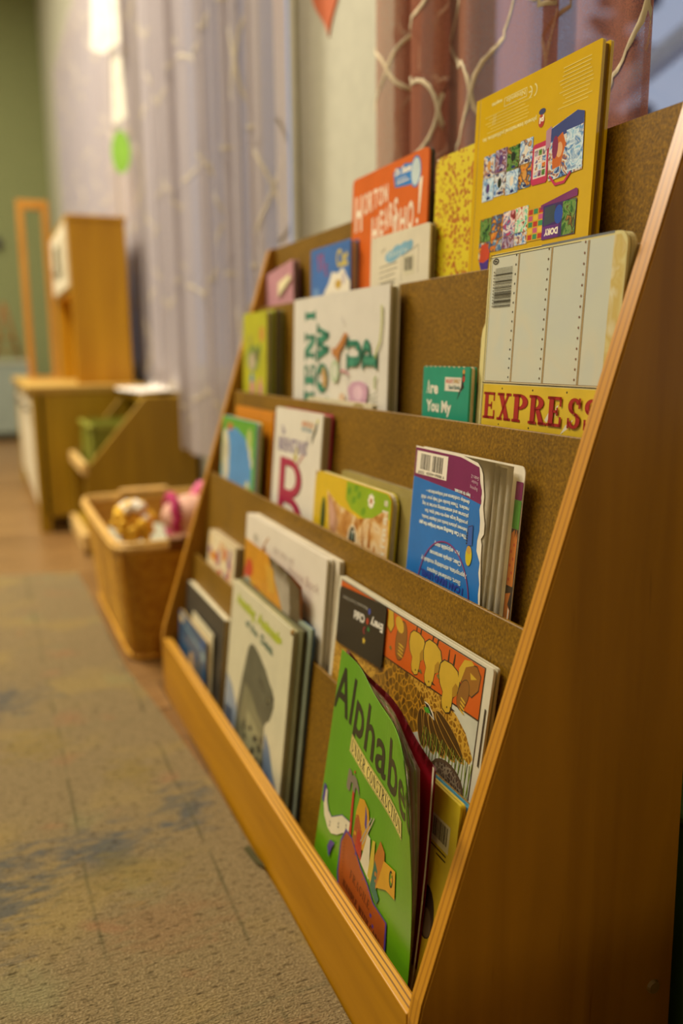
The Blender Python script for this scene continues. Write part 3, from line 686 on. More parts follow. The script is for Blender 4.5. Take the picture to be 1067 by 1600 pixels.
o, w, h = book('picture_book', 'tall orange book with hand-drawn cream title, rounded corners', .560, .359, .787, .208, .198, .515, .0075, mat('#d9641a', .3, .5, .03), back=mat('#4d4634', .5), kind='hard', group=G1, r=.008, corners=(1, 1, 1, 1), pages=M_PAGES_DARK)
a = Art(); CR = mat('#efdcc0', .5)
def tall(a, s, x, y, wd, h0, m, rot=.12, h1=None):
    n = len(s); h1 = h1 or h0
    for i, ch in enumerate(s): a.text(ch, x + wd * i / n, y + math.tan(rot) * wd * i / n, h0 + (h1 - h0) * i / max(1, n - 1), m, width=wd / n * .80, bold=.03)
tall(a, 'H', .010, .209, .026, .042, CR); tall(a, 'ORTON', .036, .226, .070, .025, CR, .10, .020)
tall(a, 'H', .061, .183, .022, .036, CR); tall(a, 'EARS', .083, .196, .050, .028, CR, .26, .026)
a.text('A', .104, .170, .020, CR, width=.012, bold=.04); tall(a, 'WHO', .118, .187, .056, .028, CR, .16, .030)
a.poly([(.181, .243), (.189, .244), (.184, .206), (.181, .206)], CR); a.ell(.179, .199, .003, .003, CR)
a.build('title', o, flat, clip=(.001, .001, w - .001, h - .001))
a = Art(); LB = mat('#2f7fc8', .35); a.poly([(.117, .259), (.124, .264), (.133, .262), (.145, .265), (.165, .262), (.172, .243), (.160, .240), (.122, .243)], LB); a.ell(.172, .2515, .0125, .0165, LB); a.ell(.172, .2515, .0105, .0145, mat('#c4d3d2', .4))
a.text('Dr. Seuss', .121, .2555, .0075, WT, width=.040, bold=.05); a.rect(.125, .246, .156, .2475, WT); a.rect(.125, .250, .150, .251, WT); a.build('logo', o, flat)

o, w, h = book('picture_book', 'cream back cover with pale blue logo and barcode in front of the orange book', .480, .334, .706, .196, .190, .515, .0075, mat('#ddd3b8', .4, .4, .03), back=mat('#8d7b45', .5), group=G1, pages=mat('#a88d4c', .7), r=.005)
a = Art(); BL_ = mat('#7fb0c6', .4)
for q in ((.052, .166, .012, .006), (.070, .169, .014, .0075), (.088, .171, .014, .007), (.102, .173, .007, .0055), (.06, .162, .013, .003)): a.ell(*q, BL_, rot=.12)
a.text('Story', .047, .164, .007, mat('#cfd9d0', .4), width=.05, rot=.06)
GY = mat('#6b6248', .6)
for yy, l in ((.157, .045), (.151, .046), (.145, .040), (.1385, .042)): a.line([(.026, yy - .002), (.026 + l, yy + .001)], .0010, GY)
a.text('Books', .034, .134, .004, GY, width=.032, bold=.03); a.line([(.040, .176), (.030, .172)], .001, GY)
a.line([(.083, .137), (.083, .163), (.122, .171), (.122, .142)], .0007, GY); a.build('back_cover_text', o, flat)
a = Art(); a.barcode(.0875, .1415, .1135, .1625, mat('#d8cfae', .4), K, 12); a.build('barcode', o, flat)

o, w, h = book('picture_book', 'bright yellow sponge-patterned cover with orange dots, beside the tall glossy yellow book', .345, .258, .770, .209, .199, .515, .0055, dots('sponge_print', '#dcc61c', '#b56a14', 190, .42), back=mat('#a8a048', .5), kind='paper', group=G1, r=.010, corners=(0, 0, 0, 1), pages=M_PAGES)
a = Art(); rnd = random.Random(2)
for i in range(60): a.ell(rnd.uniform(.01, .08), h - rnd.uniform(.004, .11), rnd.uniform(.0006, .0016), rnd.uniform(.0006, .0016), mat('#b55a12', .4), n=8)
a.build('dots', o, flat)

# the big glossy yellow book
YG = mat('#d4ab04', .16, .6, .02)
o, w, h = book('picture_book', 'tallest book, glossy yellow back cover with small product pictures, standing upside down', .261, .083, .8045, .205, .192, .515, .0105, YG, kind='hard', group=G1, r=.002, cov_t=.0028, pages=mat('#7d5a08', .7), corners=(0, 1, 1, 0))
a = Art(); a.rect(.0062, .001, .0072, h - .001, mat('#9c7708', .3)); a.rect(.0072, .001, .0079, h - .001, mat('#e0bd3a', .3)); a.build('hinge_shading', o, flat)  # flat lines painted as the shade and highlight of the hinge groove
a = Art(); PY = mat('#e9d98c', .3); PY2 = mat('#e3c84e', .3)
# CE mark upside down
for cx in (.0955, .0885):
    a.poly(arc(cx - .004, .2755, .0055, .0055, .0042, .0042, -75, 75, 12), PY)
a.rect(.0845, .2750, .0890, .2762, PY)
a.text('Nintendo', .0795, .2795, .0042, PY, width=.029, rot=PI, bold=.02)
a.line([(.0475, .2735), (.0475, .2805), (.0815, .2805), (.0815, .2735), (.0475, .2735)], .0006, PY)
a.text('sunprint', .0435, .2810, .0030, PY, width=.0165, rot=PI, bold=.05)
a.text('phoenix international publications, inc.', .0985, .2530, .0036, PY, width=.085, rot=PI, bold=.04)
rnd = random.Random(11)
for i in range(6): a.line([(.016 + rnd.uniform(0, .012), .2565 + i * .0028), (.096 - rnd.uniform(0, .02), .2565 + i * .0028)], .0007, PY2)
for i in range(11): a.line([(.127 + rnd.uniform(0, .01), .2512 + i * .0030), (.170 - rnd.uniform(0, .006), .2512 + i * .0030)], .0008, PY2)
for xx in (.030, .033): a.line([(xx, .262), (xx + .002, .270)], .0007, PY)
a.build('small_print', o, flat, clip=(.001, .001, w - .001, h - .001))
a = Art(); a.ell(.1060, .2475, .0042, .0052, mat('#b3261e', .3)); a.text('pi', .1092, .2502, .0048, WT, width=.0062, rot=PI, bold=.05); a.ell(.1063, .2550, .0046, .0024, mat('#2c3568', .3)); a.build('round_logo', o, flat)
PIC = [picture('small_picture_blue', ['#2c3f78', '#6d9bd0', '#e6e4da', '#b5712f', '#3a5a9c'], 130, .12, 1.0), picture('small_picture_purple', ['#3b2350', '#c2b4cf', '#8a4a38', '#5c3a86', '#dcd3e2'], 130, .12, 4.0),
       picture('small_picture_green', ['#1c3a22', '#3f7a34', '#7c9c4e', '#27301e', '#c2873c'], 120, .12, 7.0), picture('small_picture_sky', ['#3b64ad', '#9fc4e6', '#eeeae0', '#34406e', '#d69a58'], 120, .12, 9.0),
       picture('small_picture_cyan', ['#7fb9dd', '#dfeef4', '#4a86c0', '#f2efe6'], 110, .12, 13.0), picture('small_picture_warm', ['#c63f1e', '#e9a13a', '#5a3424', '#3f79ad', '#e7d9a8'], 120, .12, 15.0),
       picture('small_picture_red', ['#8a2630', '#e28f9c', '#f3e8dd', '#3b5c9c', '#cf3a5c'], 120, .12, 19.0), picture('small_picture_teal', ['#1f9a78', '#7ed0a8', '#f0ead8', '#c33a34', '#285a44'], 120, .12, 23.0)]
a = Art(); CWD = .0188; DB = mat('#27336c', .2)
for r_, order in ((0, (0, 1, 2, 3)), (1, (4, 3, 4, 5))):
    for c in range(4):
        x0 = .0192 + c * .0194; y1 = .2362 - r_ * .0205 + (.0014 if c % 2 else 0); a.rect(x0, y1 - .0200, x0 + CWD, y1, PIC[order[c]]); a.ell(x0 + .010, y1 - .0178, .0028, .0014, DB)
        a.ell(x0 + .009, y1 - .009, .003, .0042, (mat('#d79a4a', .2), mat('#5a3a78', .2), mat('#16261a', .2), mat('#e8dcc8', .2))[(c + r_) % 4])
for r_, order in ((0, (2, 5, 6, 7)), (1, (5, 5, 1, 0))):
    for c in range(4):
        x0 = .0188 + c * .0194; hh = .0210 if r_ == 0 else (.0160 if c == 0 else .0105); y1 = .1800 + .0006 * c - r_ * .0215
        a.rect(x0, y1 - hh, x0 + CWD, y1, PIC[order[c]])
a.poly([(.0200, .1415), (.026, .1370), (.036, .1385), (.038, .1480), (.033, .1570), (.023, .1570)], mat('#c8452a', .15)); a.poly([(.0200, .1415), (.026, .1300), (.036, .1340), (.037, .1430), (.028, .1400)], mat('#4a2f8c', .15))
a.build('product_pictures', o, flat)
a = Art(); PK = mat('#c32f5a', .2)
a.poly([(.0965, .2275), (.0985, .2300), (.1170, .2305), (.1192, .2285), (.1195, .1985), (.1175, .1965), (.0985, .1970), (.0965, .1995)], PK); a.rect(.0990, .2020, .1168, .2262, mat('#e9d9cf', .2))
for i in range(4):
    for j in range(3): a.rect(.1000 + j * .0056, .2032 + i * .0056, .1046 + j * .0056, .2078 + i * .0056, PIC[(i * 3 + j) % 8])
a.rect(.0955, .1510, .1190, .1785, mat('#d8a92a', .2))
for i in range(5):
    for j in range(3): a.rect(.0970 + j * .0072, .1520 + i * .0052, .1030 + j * .0072, .1562 + i * .0052, (mat('#c2362c', .2), mat('#e8c23c', .2), mat('#3c8f5a', .2), mat('#c95a86', .2))[(i + j * 2) % 4])
a.build('button_panels', o, flat)
a = Art()
a.poly([(.1215, .2380), (.1542, .2445), (.1630, .2418), (.1650, .1985), (.1215, .1965), (.1195, .2150)], PIC[0])
a.poly([(.1215, .2375), (.1542, .2445), (.1630, .2418), (.1632, .2330), (.1215, .2270)], mat('#3c4a86', .12)); a.poly([(.1145, .2375), (.1215, .2400), (.1215, .2240), (.1150, .2220)], mat('#b78aa0', .15))
a.poly([(.124, .226), (.137, .232), (.142, .222), (.136, .206), (.126, .205)], mat('#cf6a2c', .1)); a.ell(.134, .219, .004, .006, mat('#e7b07c', .1)); a.ell(.128, .222, .004, .009, mat('#8a2f5c', .1))
a.poly([(.142, .232), (.1632, .2325), (.1645, .1995), (.146, .200)], PIC[4])
a.line([(.123, .200), (.131, .1925), (.143, .1925), (.150, .1985)], .0022, PK)
a.poly([(.1141, .1785), (.1595, .1852), (.1618, .1840), (.1620, .1790), (.1141, .1745)], mat('#7c2f6e', .15))
a.rect(.1175, .1500, .1615, .1775, mat('#40286c', .15)); a.rect(.1440, .1505, .1610, .1770, PIC[2]); a.poly([(.120, .1755), (.134, .1765), (.136, .163), (.120, .161)], mat('#3a4a56', .15)); a.ell(.139, .168, .0055, .0075, mat('#2450b0', .15)); a.rect(.1180, .1500, .1400, .1605, mat('#642a80', .15))
a.text('DORY', .1395, .1578, .0050, WT, width=.0185, rot=PI, bold=.06)
a.build('box_pictures', o, flat, clip=(.001, .001, w - .001, h - .001))

# ================================================================== SECOND ROW
o, w, h = book('board_book', 'lime green board book with small animal picture at far end of second row', .890, .765, .636, .155, .146, .38, .009, mat('#b3b01c', .4), back=mat('#8d9a20', .4), kind='board', group=G2, r=.005)
a = Art(); a.ell(.055, .185, .035, .022, mat('#7f8f3c', .4)); a.ell(.05, .18, .018, .014, mat('#b8a788', .4)); a.ell(.075, .19, .014, .010, mat('#6a6a3a', .4)); a.ell(.04, .215, .01, .008, mat('#a5a03c', .4)); a.ell(.10, .222, .012, .012, mat('#c98b3a', .4)); a.ell(.09, .20, .006, .009, mat('#5a7a34', .4))
a.ell(.05, .150, .010, .012, mat('#4f86a8', .4)); a.ell(.052, .138, .013, .012, mat('#d08a86', .4)); a.ell(.095, .140, .010, .016, mat('#d2848a', .4)); a.ell(.10, .150, .006, .006, mat('#c7a83c', .4)); a.build('illustration', o, flat)
book('board_book', 'thick olive board book directly behind the lime green one', .845, .762, .638, .1655, .1565, .38, .016, mat('#a5a32c', .4), kind='board', group=G2, pages=M_PAGES_DARK, r=.004, corners=(1, 1, 1, 1))

TEAL = mat('#3f8f72', .4); WHT = mat('#ddd6c8', .35, .4, .02)
o, w, h = book('picture_book', 'large white book with green sideways capital letters on its cover', .670, .365, .6455, .165, .156, .38, .0125, WHT, back=mat('#e0d6bc', .4), group=G2, pages=pages_mat('page_edges_olive', c0='#b7aa80', c1='#5e5838', freq=2400), r=.002, spine_m=TEAL)
a = Art(); cap = .037
a.serif('I', .083, .236, cap, TEAL, wid=.68, rot=PI / 2, fat=.035); a.serif('N', .083, .183, cap, TEAL, wid=1.08, rot=PI / 2, fat=.035); a.serif('E', .083, .149, cap, TEAL, wid=.98, rot=PI / 2, fat=.035); a.serif('H', .083, .106, cap, TEAL, wid=1.08, rot=PI / 2, fat=.035); a.serif('W', .083, .062, cap, TEAL, wid=.9, rot=PI / 2, fat=.035)
a.serif('W', .132, .1815, cap + .003, TEAL, wid=.92, rot=PI / 2, fat=.035); a.serif('O', .132, .141, cap + .003, TEAL, wid=1.06, rot=PI / 2, fat=.035); a.serif('R', .132, .10, cap, TEAL, wid=1.06, rot=PI / 2, fat=.035)
a.serif('U', .233, .1735, cap + .002, TEAL, wid=1.06, rot=PI / 2, fat=.035); a.serif('P', .279, .1750, cap + .002, TEAL, wid=1.06, rot=PI / 2, fat=.035); a.build('title', o, flat, clip=(.001, .001, w, h))
a = Art(); OR = mat('#bd7a3a', .4)
a.poly([(.145, .200), (.155, .197), (.172, .206), (.186, .217), (.196, .215), (.186, .203), (.172, .193), (.168, .178), (.158, .190), (.150, .188)], OR); a.poly([(.115, .176), (.125, .172), (.132, .160), (.128, .147), (.118, .150), (.113, .165)], mat('#c09a62', .4))
a.ell(.158, .170, .014, .014, mat('#aebf98', .4)); a.ell(.157, .170, .008, .009, mat('#cfd0bb', .4)); a.line([(.175, .171), (.19, .171), (.20, .167)], .003, mat('#c9868c', .4)); a.line([(.197, .17), (.200, .15), (.201, .128)], .0012, mat('#a0909a', .4))
a.line([(.185, .227), (.177, .235)], .001, mat('#a0909a', .4))
a.poly([(.199, .150), (.212, .158), (.235, .160), (.254, .157), (.258, .148), (.254, .137), (.258, .127), (.200, .130), (.205, .140)], mat('#c79ab0', .4)); a.ell(.23, .146, .014, .009, mat('#ddb8c6', .4)); a.ell(.182, .137, .009, .007, mat('#dcb995', .4)); a.ell(.188, .130, .008, .006, mat('#dcb995', .4))
a.line([(.289, .243), (.290, .225), (.287, .205), (.279, .195), (.276, .187)], .0035, mat('#b3b35a', .4)); a.line([(.277, .153), (.275, .162), (.279, .166)], .003, mat('#8f9f4a', .4))
for k in range(4): a.line([(.258 + .003 * k, .143 - .005 * k), (.268, .144 - .004 * k), (.281, .149 - .006 * k)], .0012, mat('#8d8f78', .4))
a.ell(.273, .122, .016, .012, mat('#aa9550', .4)); a.build('illustration', o, flat, clip=(.001, .001, w - .002, h))
o, w, h = book('picture_book', 'small cream book whose top edge shows in front of the large white book', .575, .372, .5165, .1468, .139, .38, .006, mat('#d9cca8', .4), group=G2, kind='board', r=.003)
a = Art(); a.ell(.165, .125, .02, .012, mat('#a8925a', .4)); a.line([(.11, .127), (.12, .130), (.14, .128)], .0012, mat('#b8745c', .4)); a.build('illustration', o, flat, clip=(.001, .001, w - .001, h - .0008))

o, w, h = book('board_book', 'small teal board book with white title beside the large train book', .288, .199, .559, .165, .158, .38, .008, mat('#1f9476', .35, .5, .04), back=mat('#2c8a70', .4), kind='board', group=G2, r=.003)
a = Art(); a.serif('A', .008, .1527, .0128, WT, wid=.62); a.text('re', .0165, .1528, .0118, WT, width=.0150, bold=.03)
a.text('You My', .009, .1352, .0112, WT, width=.0490, bold=.035); a.text('Mother?', .009, .1180, .0112, WT, width=.0500, bold=.035); a.build('title', o, flat)
a = Art(); a.rect(.0445, .1560, .0750, .1690, mat('#dfd7c4', .4)); a.text('BRIGHT', .046, .1636, .0035, mat('#c46a5a', .4), width=.014, bold=.05); a.text('EARLY', .061, .1640, .0035, mat('#b58a3a', .4), width=.012, bold=.05); a.text('Board Books', .052, .1580, .0038, mat('#2d5f5a', .4), width=.021, bold=.04)
a.poly([(.070, .150), (.074, .156), (.080, .160), (.0785, .165), (.081, .170), (.080, .174), (.0765, .176), (.0765, .170), (.0745, .160), (.0715, .156), (.068, .148)], K); a.ell(.0785, .1745, .0022, .0022, mat('#c9903a', .4)); a.ell(.079, .168, .002, .003, mat('#b8382c', .4)); a.build('label', o, flat)
a = Art()
for i in range(9): a.poly([(.004 + i * .009, .1795), (.009 + i * .009, .1795), (.0075 + i * .009, .1782), (.005 + i * .009, .1786)], mat('#d8d3ae', .5))
a.build('worn_edge', o, flat, clip=(.001, .1, w - .001, .1793))

# the large train board book
CRM = mat('#d9cc8e', .35, .4, .04)
o, w, h = book('board_book', 'large pale board book printed as a riveted train wagon with red capital letters', .178, .004, .655, .170, .155, .38, .0085, CRM, back=mat('#dccf96', .4), kind='board', group=G2, r=.010, corners=(1, 1, 1, 1), pages=mat('#d6c78a', .6))
bm = bmesh.new(); P = [(-.019, 0), (-.019, .205), (-.0175, .213), (-.012, .222), (-.0115, .262), (-.009, .269), (-.003, .2725), (.05, .2725), (.05, 0)]
slab(bm, P, .0088, .0108); obj('board_page', bm, mat('#dccf8e', .4), o)
a = Art(); a.rect(.0045, .1655, w - .014, .2728, picture('pale_wagon_panel', ['#c6c9ba', '#c9cbb8', '#cecbb4', '#c6cabb'], 16, .3, 2.0, .3)); a.poly([(w - .0141, .1300), (w - .001, .1300), (w - .001, .265), (w - .007, .2728), (w - .0141, .2728)], picture('worn_board_edge', ['#d2c483', '#c6ab58', '#d8cfa8'], 30, .5, 6.0)); a.build('wagon_panel', o, flat)
a = Art(); BRN = mat('#7d5c33', .4); BRL = mat('#b39a68', .4); N_ = mat('#221c14', .4)
a.rect(.0022, .02, .0028, .2755, N_); a.rect(.0050, .165, .0054, .272, N_); a.rect(.0022, .2742, .075, .2749, N_); a.rect(.075, .2742, w - .014, .2758, mat('#6f7276', .4)); a.rect(.0022, .2722, w - .05, .2727, N_)
for x_ in (.0440, .0882, .1318): a.rect(x_, .1670, x_ + .0006, .2725, BRN); a.rect(x_ + .0006, .1670, x_ + .0018, .2725, BRL); a.rect(x_ + .0018, .1670, x_ + .0023, .2725, BRN)
for x_, m_ in ((.0412, N_), (.0853, mat('#5d4626', .4)), (.1290, mat('#7a4a30', .4))):
    for i in range(14): a.ell(x_, .1715 + i * .0077, .0008, .0010, m_, n=8)
a.rect(.0022, .1658, w - .001, .1664, N_); a.rect(.0050, .1664, w - .002, .1674, mat('#c8b991', .4)); a.rect(.0050, .1674, w - .002, .1678, BRN)
a.poly(arc(.0108, .2692, .0044, .0026, .0032, .0016, 0, 180), N_); a.poly(arc(.0108, .2692, .0044, .0026, .0032, .0016, 180, 360), N_); a.rect(.0088, .2686, .0128, .2698, N_)
a.build('wagon_lines', o, flat)
a = Art(); rnd = random.Random(8); yy = .2302
while yy < .2628:
    t_ = rnd.choice((.0003, .0005, .0009)); a.rect(.0112, yy, .0360 + .001, yy + t_, mat('#1d1812', .4)); yy += t_ + rnd.choice((.0004, .0006, .0009))
for i in range(12): a.rect(.0092, .2310 + i * .0026, .0104, .2322 + i * .0026, mat('#4a3d2a', .4))
a.build('barcode', o, flat)
a = Art(); a.rect(.0042, .02, w - .002, .1648, mat('#d8b72c', .3, .5, .05)); a.rect(.0042, .02, .0048, .1648, K)
for i in range(4): a.ell(.0345 + i * .044, .1617, .0009, .0009, N_, n=8); a.ell(.0345 + i * .044 - .002, .131, .0009, .0009, N_, n=8)
for p in ([(.100, .137), (.108, .150), (.106, .151), (.097, .139)], [(.110, .141), (.1135, .152), (.1105, .150)], [(.118, .129), (.126, .134), (.133, .142), (.124, .137)], [(.150, .150), (.158, .156), (.154, .149)]): a.poly(p, mat('#dfd5ba', .4))
a.build('yellow_band', o, flat)
a = Art(); CAPH = .0225; yb = .1352
B_save = dict(SERIF)
for ch, x0, x1 in (('E', .0066, .0273), ('X', .0290, .0504), ('P', .0520, .0755), ('R', .0757, .1003), ('E', .1007, .1206), ('S', .1255, .1435), ('S', .1452, .164)):
    wd_, _p = SERIF[ch]; a.serif(ch, x0, yb, CAPH, RED, wid=(x1 - x0) / (wd_ * CAPH) * .95, fat=.014)
YC = mat('#d8b72c', .3, .5, .05)
for x0, x1, yy in ((.0066, .0200, .1460), (.0530, .0625, .1462), (.0770, .0870, .1462), (.1010, .1130, .1462)): pass
a.build('title', o, flat, clip=(.001, .001, w - .003, h))

# ================================================================== THIRD ROW
o, w, h = book('picture_book', 'plain orange book behind the blue and green book at the far end', .844, .652, .4915, .125, .105, .25, .008, mat('#c87a0c', .4, .4, .05), group=G3, back=mat('#8f5d1c', .4), r=.004)
o, w, h = book('board_book', 'small blue and green picture book at the far end of the third row', .852, .667, .4765, .105, .086, .25, .009, mat('#5e96b4', .35), back=mat('#8a9a2c', .4), kind='board', group=G3, r=.006)
a = Art(); GR = mat('#5ea02c', .4); BLS = mat('#4d8ec6', .35)
a.rect(.001, .001, w - .002, h - .001, GR); a.poly([(.006, .002), (.006, .185), (.02, .205), (.08, .212), (.13, .200), (.166, .175), (.172, .002)], BLS)
a.ell(.025, .17, .022, .03, mat('#bdb492', .4)); a.ell(.03, .145, .018, .02, mat('#c9c2a6', .4)); a.ell(.02, .195, .015, .012, mat('#d5cba4', .4)); a.ell(.045, .212, .015, .006, mat('#c46a3c', .4)); a.ell(.15, .20, .012, .016, mat('#b7bf6c', .4)); a.ell(.158, .182, .007, .010, mat('#cdc79f', .4)); a.ell(.166, .168, .006, .008, mat('#c9c29c', .4))
a.ell(.15, .130, .010, .010, mat('#c3c58a', .4)); a.ell(.162, .122, .008, .010, GR); a.poly([(.03, .10), (.05, .122), (.09, .126), (.13, .118), (.15, .10)], mat('#79a9ac', .4)); a.build('illustration', o, flat, clip=(.001, .001, w - .001, h - .001))

CRIM = mat('#a81d48', .35)
o, w, h = book('board_book', 'white book with a big crimson letter B and crimson back cover', .625, .452, .5015, .120, .098, .25, .014, mat('#e0d8c6', .35, .4, .02), back=CRIM, kind='hard', group=G3, r=.004, pages=pages_mat('page_edges_tan', c0='#b49c70', c1='#6d5a3c', freq=3000))
a = Art(); PU = mat('#7c6a8c', .4)
a.text('The', .026, .218, .011, PU, width=.016, bold=.03)
a.text('BERENSTAINS\'', .0175, .196, .0175, PU, width=.112, bold=.03, rot=.02)
a.build('title', o, flat)
a = Art(); BIG = []
def bigB(a, x0, y0, w_, h_, m):
    t = w_ * .22
    a.rect(x0, y0, x0 + t, y0 + h_, m)
    a.poly(arc(x0 + w_ * .42, y0 + h_ * .76, w_ * .48, h_ * .24, w_ * .26, h_ * .15, -90, 90, 14), m); a.poly(arc(x0 + w_ * .46, y0 + h_ * .27, w_ * .54, h_ * .27, w_ * .30, h_ * .17, -90, 90, 14), m)
    a.rect(x0 + t, y0 + h_ * .91, x0 + w_ * .43, y0 + h_, m); a.rect(x0 + t, y0 + h_ * .52, x0 + w_ * .43, y0 + h_ * .61, m); a.rect(x0 + t, y0 + h_ * .44, x0 + w_ * .47, y0 + h_ * .54, m); a.rect(x0 + t, y0, x0 + w_ * .47, y0 + h_ * .1, m)
bigB(a, .032, .083, .094, .104, mat('#4a3a34', .4)); bigB(a, .029, .084, .094, .104, CRIM); a.build('big_letter', o, flat)
a = Art(); a.rect(.103, .228, .148, .241, mat('#d6c5a8', .4)); a.text('BRIGHT and', .105, .2345, .005, mat('#c47a5a', .4), width=.036, bold=.05); a.text('EARLY Books', .105, .228, .005, mat('#7d9aa8', .4), width=.036, bold=.05)
a.poly([(.142, .212), (.148, .222), (.155, .230), (.158, .240), (.154, .241), (.149, .232), (.141, .222)], mat('#4a4a34', .4)); a.ell(.157, .243, .003, .003, mat('#c8c05a', .4))
a.line([(.085, .187), (.088, .196), (.092, .204)], .004, mat('#b8a828', .4)); a.line([(.082, .193), (.094, .191)], .004, mat('#b8a828', .4)); a.line([(.095, .182), (.105, .190), (.115, .197)], .003, mat('#b04a4a', .4)); a.line([(.118, .200), (.130, .222)], .0008, K); a.line([(.095, .17), (.093, .15)], .001, mat('#8d8468', .4)); a.build('small_figures', o, flat)

# kitten board book
YL = mat('#d9b520', .3, .5, .04); FUR = picture('kitten_fur', ['#a8651c', '#c9924a', '#dcb67c', '#e2c89a', '#bd7e30'], 34, .35, 3.0)
book('board_book', 'brown board book directly behind the kitten board book', .405, .222, .442, .1235, .106, .25, .009, mat('#9a8a4a', .4), kind='board', group=G3, r=.006, pages=M_PAGES_DARK, back=mat('#c9b06a', .4))
o, w, h = book('board_book', 'yellow board book with a ginger kitten face and green corner', .457, .252, .436, .112, .095, .25, .009, YL, back=mat('#c8b62a', .4), kind='board', group=G3, r=.014, corners=(1, 1, 1, 1), pages=M_PAGES)
a = Art(); a.poly([(.094, .1855), (.094, .166), (.110, .157), (.150, .152), (.204, .162), (.204, .180), (.195, .1862)], mat('#8fae1c', .35, .4, .04))
for x_, y_ in ((.102, .176), (.116, .168), (.128, .175), (.142, .160), (.120, .181)): a.ell(x_, y_, .006, .004, mat('#6a9a14', .35), rot=.5)
a.poly([(.040, .168), (.050, .164), (.075, .156), (.100, .154), (.130, .150), (.165, .157), (.185, .166), (.200, .170), (.2045, .14), (.2045, .02), (.06, .02), (.050, .08), (.052, .12)], FUR)
a.poly([(.042, .165), (.052, .162), (.066, .152), (.078, .138), (.072, .120), (.060, .118), (.052, .135)], mat('#b98862', .4)); a.poly([(.046, .160), (.056, .154), (.066, .142), (.064, .128), (.056, .130)], mat('#cfa086', .4))
a.ell(.118, .124, .013, .018, mat('#e6d3ac', .4)); a.ell(.118, .125, .0085, .0145, mat('#2a261a', .1)); a.ell(.118, .130, .0045, .006, mat('#6a7a6a', .1)); a.ell(.120, .134, .0015, .002, WT); a.ell(.192, .106, .010, .014, mat('#e6d3ac', .4)); a.ell(.192, .105, .0075, .012, mat('#2a261a', .1))
for p in ([(.140, .152), (.150, .12), (.145, .12)], [(.160, .156), (.165, .125), (.158, .125)], [(.128, .150), (.131, .138), (.126, .14)]): a.poly(p, mat('#a8651c', .4))
a.ell(.031, .137, .0075, .022, mat('#5b6b1c', .4)); a.ell(.033, .137, .0045, .018, mat('#2d3a14', .4))
a.build('kitten_picture', o, flat, clip=(.002, .01, w - .001, h - .001))
a = Art()
for k in range(8): t = k * PI / 4; a.ell(.159 + .0052 * cos(t), .1735 + .0052 * sin(t), .0028, .0022, WT, rot=t, n=10)
a.ell(.159, .1735, .0030, .0030, mat('#b5742c', .4)); a.text('animals', .1985, .108, .011, mat('#e7dcc0', .4), width=.072, rot=PI / 2 + .02, bold=.02, space=1.3); a.text('baby', .014, .135, .004, mat('#e3cf7a', .4), width=.016, rot=PI / 2); a.build('title', o, flat)

# the torn blue and purple reader, standing upside down
BLU = mat('#2472be', .4, .4, .04); PUR = mat('#7b1f55', .4, .4, .04)
o, w, h = book_root('reader_book', .217, .055, .4875, .120, .099, .25); tag(o, 'torn blue and purple paperback standing upside down with loose pages', 'book', G3)
def sf(u, v, l): return Vector((u, -l - .0012 * max(0, (u - .075) / .06) ** 2 * (.5 + v / .24 * .6), v - .0045 * max(0, (u - .078) / .04) * (v / .24) ** 4))
JAG = [(0, .138), (.03, .137), (.06, .136), (.09, .134), (.118, .132), (.123, .1315), (.14, .1295), (.158, .1265), (.172, .1255), (.176, .1235), (.181, .1275), (.190, .1270), (.198, .1240), (.204, .1222), (.212, .1225), (.222, .1195), (.230, .1175), (.2345, .1140)]
def jag(v):
    for (a0, b0), (a1, b1) in zip(JAG, JAG[1:]):
        if v <= a1: return b0 + (b1 - b0) * (v - a0) / (a1 - a0)
    return JAG[-1][1]
bm = bmesh.new(); pts = [(0, 0)] + [(u, v) for v, u in JAG] + [(.108, h - .0005), (.09, h), (0, h)]
a = Art(); a.poly(pts, mat('#e6dcc6', .8)); cov = a.build('front_cover', o, sf, step=.008); solid(cov, .0004)
a = Art(); rnd = random.Random(6)
def inner(v): return jag(v) - (.0012 + .0022 * abs(sin(v * 160)) + (.004 if .165 < v < .204 else 0) + (.0015 if v > .21 else 0))
zs = [.2085 * k / 24 for k in range(25)]
a.poly([(0.0005, 0)] + [(inner(v), v) for v in zs] + [(0.0005, .2115)], BLU)
zs = [.2045 + (h - .0035 - .2045) * k / 10 for k in range(11)]
a.poly([(.0005, .2105)] + [(inner(v), v) for v in zs] + [(.085, h - .0018), (.0005, h - .0012)], PUR); a.build('printed_cover', o, lambda u, v, l: sf(u, v, l + .0003), step=.008)
a = Art(); a.barcode(.0035, .2135, .0600, .2345, WT, K, 30, pad=.14); a.rect(.0300, .2180, .0335, .2340, WT); a.text('9 780064 442039', .056, .2168, .0026, K, width=.032, rot=PI); a.text('US $3.99', .020, .2165, .0026, K, width=.012, rot=PI); a.build('barcode', o, lambda u, v, l: sf(u, v, l + .0004), step=.008)
a = Art(); TX = mat('#dce4e0', .5)
lines = ['The I Can Reading series bridges the gap', 'between picture books and chapter books,', 'providing large easy-to-read type, fun', 'pictures and entertaining stories in log', 'readers. These books will help your child', 'develop confidence and independence\u2014', 'keys to success.']
lens = [.083, .079, .074, .080, .083, .075, .026]
for i, s in enumerate(lines): a.text(s, .1015, .1740 + i * .00595, .0034, TX, width=lens[i], rot=PI + .03, bold=.03 if i else .05)
for i, (s, x_, l_) in enumerate((('Short, numbered chapters', .099, .058), ('Appropriate, stimulating vocabulary', .108, .080), ('Clear, simple sentences', .097, .054), ('Fun, enjoyable story', .093, .044))): a.text(s, x_, .1335 + i * .0082, .0040, TX, width=l_, rot=PI + .02, bold=.03)
